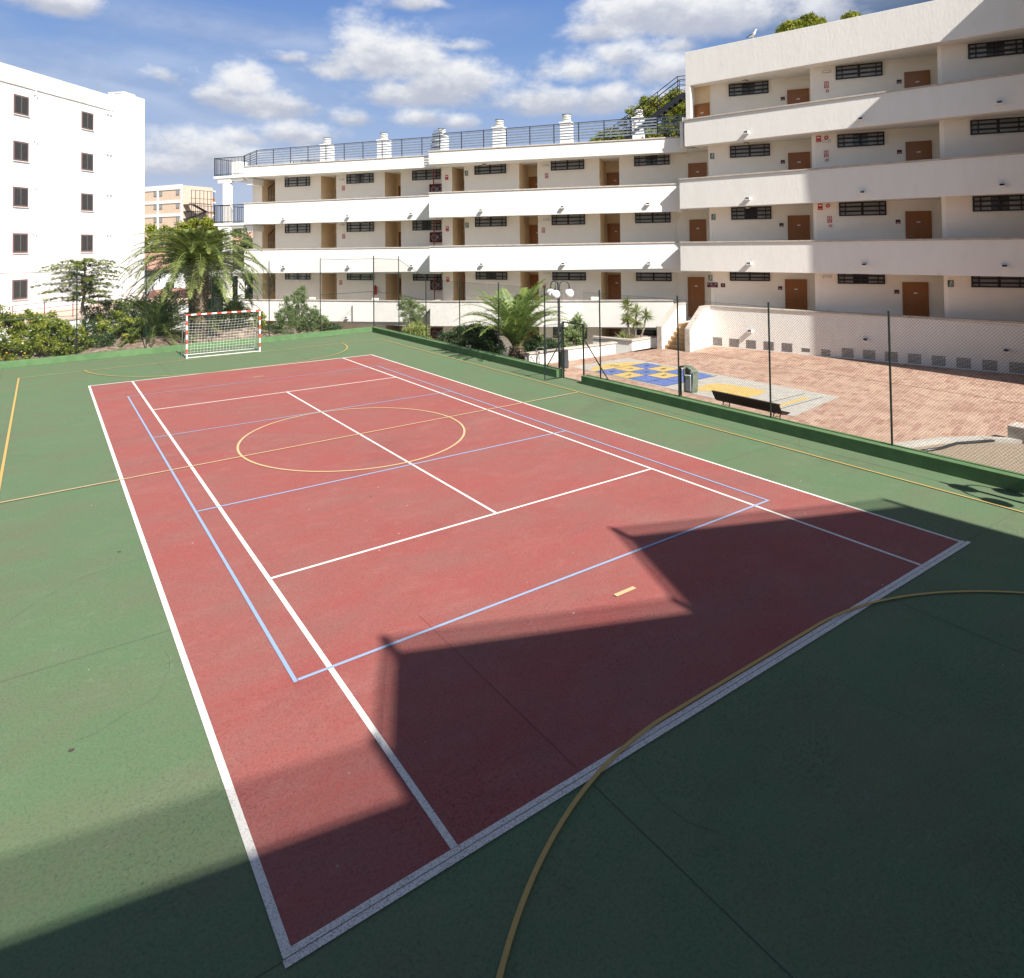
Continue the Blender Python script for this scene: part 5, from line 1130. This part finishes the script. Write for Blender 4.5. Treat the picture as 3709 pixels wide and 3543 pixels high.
# ------------------------------------------------------------------ plants
class LV(MB):
    """many small leaf faces"""
    def leaf(s, p, d, up, ln_, w_):
        side = d.cross(up)
        if side.length < 1e-4: side = d.orthogonal()
        side = side.normalized() * w_ * .5; i = len(s.v); m_ = p + d * ln_ * .45
        s.v += [tuple(p), tuple(m_ + side), tuple(p + d * ln_), tuple(m_ - side)]; s.f.append((i, i + 1, i + 2, i + 3))
def rdir(r):
    while True:
        v = Vector((r.uniform(-1, 1), r.uniform(-1, 1), r.uniform(-1, 1)))
        if .05 < v.length < 1: return v.normalized()
def crown(name, m, parent, blobs, n, ln_, w_, seed, droop=0.0, clump=.22, nclump=60, up=.35):
    """blobs: (centre, radii). leaves grow in clumps on the shell and through the volume of each blob"""
    r = random.Random(seed); lv = LV()
    tot = sum(b[1][0] * b[1][1] + b[1][2] * b[1][0] for b in blobs)
    for c, R_ in blobs:
        c = Vector(c); sh_ = (R_[0] * R_[1] + R_[2] * R_[0]) / tot; nc = max(4, int(nclump * sh_)); per = max(3, int(n * sh_ / nc))
        for _ in range(nc):
            d = rdir(r); rad = r.uniform(.35, 1.0) ** .5 * r.uniform(.8, 1.08); cc_ = c + Vector((d.x * R_[0], d.y * R_[1], d.z * R_[2])) * rad
            cs = clump * r.uniform(.6, 1.5)
            for _ in range(per):
                q = rdir(r) * cs * r.random() ** .6; p = cc_ + Vector((q.x, q.y, q.z * .7))
                dd = (rdir(r) + d * .5 + Vector((0, 0, up - droop))).normalized()
                lv.leaf(p, dd, rdir(r), ln_ * r.uniform(.7, 1.3), w_ * r.uniform(.7, 1.3))
    return lv.build(name, m, parent)
def stems(name, m, parent, base, tips, r0, r1=.012, seed=1):
    r = random.Random(seed); mb = MB(); b = Vector(base)
    for t in tips:
        t = Vector(t); mid = b.lerp(t, .5) + Vector((r.uniform(-.1, .1), r.uniform(-.1, .1), .05)); mb.tube([b + Vector((r.uniform(-.05, .05), r.uniform(-.05, .05), 0)), b.lerp(mid, .5), mid, t], [r0, r0 * .8, r0 * .5, r1], 6)
    return mb.build(name, m, parent)
def plant(name, label, cat, base, blobs, m, n, ln_, w_, seed, group=None, trunk_r=.03, bark=M_bark, **k):
    r = root(name, base, label, cat, group)
    k['nclump'] = int(k.get('nclump', 60) * 1.5)
    crown('foliage', m, r, blobs, int(n * 1.9), ln_ * 1.12, w_ * 1.5, seed, **k)
    rr_ = random.Random(seed); tips = []
    for c, R_ in blobs:
        for _ in range(3): d = rdir(rr_); tips.append((c[0] + d.x * R_[0] * .5, c[1] + d.y * R_[1] * .5, c[2] + abs(d.z) * R_[2] * .4))
    stems('stem', bark, r, base, tips, trunk_r, seed=seed)
    return r
OB = 'orange bushes behind the far wall'
def fruit(r, blobs, n, seed):
    q = random.Random(seed)
    for _ in range(n):
        c, R_ = q.choice(blobs); d = rdir(q); d.y = -abs(d.y); p = (c[0] + d.x * R_[0] * .98, c[1] + d.y * R_[1] * 1.05, c[2] + d.z * R_[2] * .95); s_ = q.uniform(.035, .05)
        MB().lathe([(s_ * sin(pi * j / 6) + .0005, -s_ * cos(pi * j / 6)) for j in range(7)], p, 8).build('fruit', M_orange, r, smooth=True)
b1 = [((-8.5, 20.0, 1.35), (1.05, .75, 1.15)), ((-7.5, 20.2, 1.5), (.8, .7, .85)), ((-9.6, 20.2, .9), (.9, .7, .9)), ((-8.0, 19.5, .6), (1.2, .45, .6))]
fruit(plant('orange_bush', 'dense yellow green orange bush at the left edge behind the far wall', 'bush', (-8.3, 20.3, .1), b1, M_leafyl, 9500, .085, .045, 11, OB, clump=.2, nclump=190), b1, 9, 3)
b2 = [((-6.4, 19.8, .95), (.9, .6, .95)), ((-5.65, 19.75, .75), (.7, .5, .8)), ((-6.7, 20.4, 1.35), (.8, .6, .75))]
fruit(plant('orange_bush', 'darker orange bush left of the thin feathery tree', 'bush', (-6.2, 20.1, .1), b2, M_leafyl, 6200, .08, .042, 12, OB, clump=.18, nclump=130), b2, 4, 5)
b3 = [((-11.6, 20.1, 1.0), (1.3, .8, 1.0)), ((-13.8, 20.1, .8), (1.3, .8, .9))]
plant('orange_bush', 'orange bush just beyond the left edge of the picture', 'bush', (-12.5, 20.4, .1), b3, M_leafyl, 4200, .09, .05, 13, OB, clump=.22, nclump=100)
b4 = [((-4.0, 20.9, 1.35), (.8, .5, .6)), ((-3.2, 20.8, 1.2), (.55, .4, .5)), ((-4.5, 20.6, .8), (.45, .4, .6)), ((-3.3, 20.3, .75), (.35, .3, .4))]
fruit(plant('orange_bush', 'bright yellow green orange bush hanging over the rocky bank', 'bush', (-3.9, 21.3, .6), b4, M_leafyl, 3300, .075, .04, 14, OB, clump=.15, nclump=90), b4, 3, 7)
plant('oleander', 'dense dark green bush spilling over the bank below the yellow green orange bush', 'bush', (-4.4, 20.6, .2), [((-4.6, 20.2, .55), (.7, .4, .45)), ((-2.9, 20.9, .95), (.6, .4, .5)), ((-4.9, 21.0, 1.1), (.6, .5, .7))], M_leafdk, 3600, .09, .03, 60, OB, clump=.16, nclump=110)
plant('olive_bush', 'grey twiggy bush above the rocky bank behind the feathery tree', 'bush', (-3.9, 22.3, .5), [((-4.2, 22.0, 1.9), (1.2, .6, .55)), ((-3.1, 22.0, 1.7), (.8, .6, .5))], M_leafol, 5200, .07, .024, 15, clump=.25, nclump=110)

# feathery tree with layered branches
FT = root('feathery_tree', (-5.25, 21.2, 0), 'slender pale trunked tree with flat layered feathery branches before the white block', 'tree')
r_ = random.Random(21)
tp = [(-5.25, 21.2, -.1), (-5.2, 21.2, 1.2), (-5.28, 21.22, 2.3), (-5.15, 21.2, 3.2), (-5.2, 21.2, 4.0), (-5.1, 21.2, 4.5)]
MB().tube(tp, [.10, .085, .07, .055, .035, .01], 10).build('trunk', M_palebark, FT)
br = MB(); nd = LV()
for k in range(46):
    h = 2.35 + 2.1 * (k / 46) ** .9; a = k * 2.4 + r_.uniform(-.3, .3); Lb = (2.15 * (1 - abs((h - 3.35) / 2.3) ** 1.6)) * r_.uniform(.6, 1.1)
    b = Vector((-5.2, 21.2, h)); d = Vector((cos(a), sin(a), 0)); pts = [b + d * Lb * t + Vector((0, 0, .30 * Lb * t - .28 * Lb * t * t)) for t in (0, .3, .6, .85, 1)]
    br.tube(pts, [.018, .013, .009, .006, .003], 5)
    for j in range(130):
        t = r_.uniform(.12, 1.0); p = b + d * Lb * t + Vector((0, 0, .30 * Lb * t - .28 * Lb * t * t)); sd_ = d.cross(Vector((0, 0, 1))) * r_.choice((-1, 1))
        dd = (sd_ * r_.uniform(.4, 1) + d * r_.uniform(.3, 1) + Vector((0, 0, r_.uniform(-.35, .15)))).normalized()
        q0 = p + dd * r_.uniform(0, .15)
        for _ in range(3): nd.leaf(q0 + rdir(r_) * .035, (dd + rdir(r_) * .35).normalized(), Vector((0, 0, 1)), r_.uniform(.12, .24), .045)
br.build('branches', M_bark, FT); nd.build('foliage', M_cedar, FT)

# palms
def frond(rach, lv, base, az, el, Lf, bend, r, wid=.42, n=46, lw=.03, twist=0.0, droopleaf=.35):
    d = Vector((cos(az), sin(az), 0)); p = Vector(base); e = el; st = Lf / 14; pts = [p.copy()]; dirs = []
    for k in range(14):
        dv = d * cos(e) + Vector((0, 0, sin(e))); p = p + dv * st; pts.append(p.copy()); dirs.append(dv); e -= bend / 14 * (1 + .9 * k / 14)
    dirs.append(dirs[-1]); rach.tube(pts, [.022 * (1 - .85 * k / 14) + .003 for k in range(15)], 5)
    for k in range(n):
        t = .10 + .90 * k / n; x = t * 14; i = min(13, int(x)); f = x - i; q = pts[i].lerp(pts[i + 1], f); dv = dirs[i]
        side = dv.cross(Vector((0, 0, 1))); side = side.normalized() if side.length > .05 else d.cross(Vector((0, 0, 1)))
        upv = side.cross(dv).normalized(); ll_ = wid * (sin(pi * min(1, t * .92 + .10)) ** .55) * r.uniform(.85, 1.12)
        for sg in (-1, 1):
            dd = (side * sg * .78 + dv * r.uniform(.35, .85) + upv * r.uniform(.0, .45) - Vector((0, 0, droopleaf * r.uniform(.2, 1.3)))).normalized()
            lv.leaf(q, dd, (upv + side * sg * .5).normalized(), ll_ * r.uniform(.8, 1.1), lw)
def palm(loc, label, trunk_pts, trunk_r, fronds, m, seed, crown_pt, wid, n, lw, droopleaf, scars=True):
    r = random.Random(seed); P0 = root('palm_tree', loc, label, 'palm tree')
    tk = MB(); tk.tube(trunk_pts, trunk_r, 20); t_ = tk.build('trunk', M_trunk, P0, smooth=False)
    if scars:
        sc = LV(); zt = trunk_pts[-1][2]; z0 = trunk_pts[0][2]; k = 0; z = z0
        while z < zt:
            rad = np.interp(z, [p[2] for p in trunk_pts], trunk_r)
            for j in range(15):
                a = 2 * pi * (j + .5 * (k % 2)) / 15 + r.uniform(-.06, .06); o_ = Vector((cos(a), sin(a), 0)); big = z > zt - 1.5
                c = Vector((loc[0], loc[1], z)) + o_ * (rad - .01); hh = .07 if not big else .16; t3 = Vector((-sin(a), cos(a), 0)); w3 = .085 if not big else .07
                ex = .055 if not big else .15
                i = len(sc.v); sc.v += [tuple(c - t3 * w3 - Vector((0, 0, hh))), tuple(c + t3 * w3 - Vector((0, 0, hh))), tuple(c + t3 * w3 * .6 + o_ * ex + Vector((0, 0, hh * .7))), tuple(c - t3 * w3 * .6 + o_ * ex + Vector((0, 0, hh * .7))), tuple(c + Vector((0, 0, hh * 1.1)))]
                sc.f += [(i, i + 1, i + 2, i + 3), (i + 3, i + 2, i + 4)]
            z += .115 if z < zt - 1.5 else .13; k += 1
        sc.build('leaf_scars', M_trunk, t_)
    ra = MB(); lv = LV(); cp = Vector(crown_pt)
    for (az, el, Lf, bend) in fronds(r):
        if el < -.02 and scars and cos(az - radians(-100)) > .45 and crown_pt[2] > 3: continue
        frond(ra, lv, cp + Vector((cos(az), sin(az), 0)) * .12 + Vector((0, 0, .12 * sin(el))), az, el, Lf, bend, r, wid, n, lw, 0, droopleaf)
    lv.build('fronds', m, P0); ra.build('frond_ribs', M_stalk, P0)
    return P0
def f_big(r):
    o = []
    for k in range(132):
        t = k / 132; el = radians(87 - 101 * t ** .9) + r.uniform(-.08, .08); o.append((k * 2.39996 + r.uniform(-.15, .15), el, r.uniform(3.8, 4.6) * (1 - .45 * max(0, .35 - t) / .35), r.uniform(.85, 1.15) + .3 * (1 - abs(t - .45) / .55) - .6 * max(0, t - .6)))
    return o
palm((.03, 22.3, 0), 'tall date palm with thick scarred trunk behind the goal', [(.03, 22.3, -.2), (.03, 22.3, 1.0), (.03, 22.3, 2.1), (.03, 22.3, 2.6), (.03, 22.3, 3.4), (.03, 22.3, 4.15)], [.48, .46, .45, .50, .55, .38], f_big, M_palm, 31, (.03, 22.3, 4.05), .50, 92, .040, .22)
def f_mid(r):
    o = []
    for k in range(52):
        t = k / 52; el = radians(87 - 36 * t) + r.uniform(-.06, .06); o.append((k * 2.39996 + r.uniform(-.2, .2), el + .12, r.uniform(3.1, 3.8) * (1 - .10 * t), r.uniform(.8, 1.25) + .25 * t))
    return o
palm((10.35, 7.35, -.3), 'young bright green palm behind the fence left of the street lamp', [(10.35, 7.35, -.6), (10.35, 7.35, 0), (10.35, 7.35, .32)], [.30, .27, .2], f_mid, M_palm2, 33, (10.35, 7.35, .3), .42, 80, .031, .14)
def f_small(r):
    o = []
    for k in range(66):
        t = k / 66; el = radians(84 - 66 * t) + r.uniform(-.08, .08); o.append((k * 2.39996, el, r.uniform(2.7, 3.4), r.uniform(.7, 1.1) + .35 * t))
    return o
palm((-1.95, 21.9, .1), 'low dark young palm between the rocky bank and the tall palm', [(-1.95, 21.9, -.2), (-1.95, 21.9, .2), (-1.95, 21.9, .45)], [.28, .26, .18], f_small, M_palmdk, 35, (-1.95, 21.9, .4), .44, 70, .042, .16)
palm((2.2, 24.2, -.3), 'small palm half hidden between the tall palm and the stair tower', [(2.2, 24.2, -.6), (2.2, 24.2, .6), (2.2, 24.2, 1.3)], [.16, .15, .13], lambda r: [(k * 2.4, radians(75 - 60 * k / 22), r.uniform(1.5, 2.0), 1.5) for k in range(22)], M_palm2, 36, (2.2, 24.2, 1.3), .34, 34, .03, .2, scars=False)

# yucca in the planter
YU = root('yucca', (16.2, 6.0, .36), 'clump of spiky yuccas with bare pale stems in the corner planter', 'plant')
r_ = random.Random(8)
for (dx, dy, h, lean) in ((-.15, .1, 1.65, -.10), (.1, 0, 1.35, .12), (.32, -.1, 1.15, .42), (-.05, .2, .95, -.05)):
    b = Vector((16.2 + dx, 6.0 + dy, .3)); t = b + Vector((lean, -.1 * lean, h)); st_ = MB().tube([b, b.lerp(t, .5) + Vector((lean * .2, 0, 0)), t], [.05, .042, .04], 8).build('stem', M_bark, YU)
    lv = LV()
    for layer in range(2 if h > 1.2 else 1):
        c = t - Vector((0, 0, .45 * layer))
        for k in range(85):
            a = r_.uniform(0, 2 * pi); e = radians(r_.uniform(-55, 88)) if layer == 0 else radians(r_.uniform(-60, 20)); d = Vector((cos(a) * cos(e), sin(a) * cos(e), sin(e))); lv.leaf(c, d, rdir(r_), r_.uniform(.36, .56), .045)
    lv.build('leaf_rosette', M_yucca, st_)
lv = LV()
for k in range(60): a = r_.uniform(0, 2 * pi); e = radians(r_.uniform(10, 80)); lv.leaf(Vector((15.75, 6.1, .36)), Vector((cos(a) * cos(e), sin(a) * cos(e), sin(e))), rdir(r_), r_.uniform(.4, .65), .04)
lv.build('leaf_rosette', M_yucca, YU)

OG = 'oleander bushes round the court'
plant('oleander', 'upright pale green oleander behind the far wall right of the goal', 'bush', (5.3, 21.8, 0), [((4.5, 21.6, .8), (.65, .5, .9)), ((5.2, 21.6, 1.35), (.5, .5, 1.1)), ((5.9, 21.6, .7), (.75, .5, .75)), ((5.35, 21.6, 2.3), (.25, .25, .55)), ((4.55, 21.6, 1.7), (.2, .2, .4)), ((6.5, 21.6, .5), (.4, .4, .5))], M_leafol, 6800, .13, .022, 41, OG, clump=.16, nclump=230, up=.9)
plant('olive_tree', 'grey green olive like shrub in the corner net', 'bush', (10.7, 18.3, -.6), [((10.6, 18.2, 1.1), (.85, .6, .75)), ((11.2, 18.4, .9), (.6, .5, .7)), ((10.3, 18.2, 1.6), (.5, .4, .4))], M_leafol, 4200, .07, .022, 42, clump=.17, nclump=130)
plant('oleander', 'spiky yellow green oleander low in the net corner', 'bush', (10.2, 16.6, -.6), [((10.0, 16.4, .0), (.75, .6, .5)), ((10.5, 17.3, .1), (.6, .5, .5))], M_yucca, 1700, .22, .035, 43, OG, clump=.2, nclump=46, up=.7)
plant('oleander', 'dark oleander behind the green wall left of the middle palm', 'bush', (9.9, 9.4, -.4), [((9.75, 9.0, .55), (.5, .7, .65)), ((9.9, 10.0, .6), (.55, .6, .7)), ((9.75, 8.2, .3), (.4, .5, .4))], M_leafdk, 5200, .11, .024, 44, OG, clump=.17, nclump=150, up=.6)
plant('oleander', 'smaller dark oleander further left behind the green wall', 'bush', (10.2, 12.0, -.5), [((10.2, 11.9, .35), (.5, .7, .55)), ((10.0, 12.9, .1), (.4, .6, .5))], M_leafdk, 2600, .11, .024, 45, OG, clump=.17, nclump=80, up=.6)
plant('oleander', 'low oleander behind the garden wall left of the lamp pole', 'bush', (10.6, 6.0, 0), [((10.3, 5.85, .55), (.6, .35, .5)), ((11.1, 6.0, .5), (.5, .35, .35))], M_leafdk, 2400, .11, .024, 46, OG, clump=.15, nclump=75, up=.6)
plant('oleander', 'taller light green oleander behind the garden wall right of the gate', 'bush', (12.4, 6.1, 0), [((12.3, 6.0, .65), (.7, .35, .6)), ((12.75, 6.0, 1.15), (.35, .3, .6)), ((11.8, 6.0, .4), (.4, .3, .4))], M_leafol, 2800, .13, .026, 47, OG, clump=.15, nclump=90, up=.8)
plant('orange_bush', 'dark bush with yellow leaves seen through the goal net', 'bush', (2.6, 24.6, -.3), [((2.3, 24.2, .9), (.8, .6, .8)), ((3.3, 24.3, .6), (.8, .6, .7)), ((1.3, 24.0, .5), (.6, .5, .7))], M_leafyl, 4200, .10, .05, 48, OB, clump=.2, nclump=110)
plant('oleander', 'dark bush low behind the far wall beneath the left wing', 'bush', (6.9, 21.9, -.6), [((7.3, 21.9, -.1), (.7, .5, .5)), ((3.7, 21.7, .2), (.5, .4, .5))], M_leafdk, 1900, .1, .024, 49, OG, clump=.16, nclump=60)

# far trees
TG = 'trees beyond the buildings'
def tree(label, x, y, zc, R_, seed, m=M_pine, n=6500, lf=.24, z0=-3.0, cl=.5, nc=160, extra=()):
    blobs = [((x, y, zc), R_)] + list(extra)
    return plant('pine_tree', label, 'tree', (x, y, z0), blobs, m, n, lf, lf * .45, seed, TG, trunk_r=.2, clump=cl, nclump=nc)
tree('round green pine showing between the white block and the tall palm', 3.6, 66.5, 5.6, (3.2, 2.4, 2.0), 51, extra=[((7.2, 67.5, 4.6), (3.0, 2.4, 1.8)), ((0, 66, 5.0), (2.5, 2, 2))])
tree('pine in front of the peach block and its outside stair', 12.5, 92, 7.6, (3.6, 2.4, 2.0), 52, extra=[((16.5, 93, 7.0), (2.6, 2, 1.8))], n=4200, lf=.3)
tree('dark tree behind the stair tower columns', 7.2, 45.5, 4.6, (2.4, 1.8, 2.2), 53, M_leafdk, 5200, .2, extra=[((9.4, 46, 3.6), (2, 1.6, 2.0))])
tree('dark shrub filling the lower openings of the stair tower', 5.4, 37.6, 1.2, (2.6, 1.4, 2.4), 54, M_leafdk, 6500, .16, cl=.35, nc=200)
tree('leafy tree between the tall palm and the stair tower', 3.1, 41.5, 4.4, (1.9, 1.6, 1.6), 55, M_leafdk, 3600, .17, cl=.35)
tree('bright pine rising behind the roof stairs', 29.5, 16.3, 13.2, (2.5, 2.2, 2.3), 56, M_pine, 52000, .12, -3, .34, 700, extra=[((28.0, 18.6, 12.0), (2.2, 1.8, 1.6)), ((30.6, 15.2, 14.6), (1.3, 1.3, 1.3)), ((26.6, 19.6, 11.6), (1.2, 1.2, 1.0)), ((30.8, 12.6, 12.6), (1.6, 2, 1.8))])
tree('pine top just showing above the high right roof behind the gull', 24.4, 2.6, 15.55, (.75, .7, .6), 57, M_pine, 12000, .08, -.5, .15, 260, extra=[((25.15, 2.15, 15.85), (.55, .6, .62)), ((25.7, 1.8, 15.9), (.3, .3, .3))])
tree('tiny pine tip above the high right roof', 28.89, 1.92, 16.85, (.25, .25, .22), 58, M_pine, 900, .15, -.5, .28, 30)
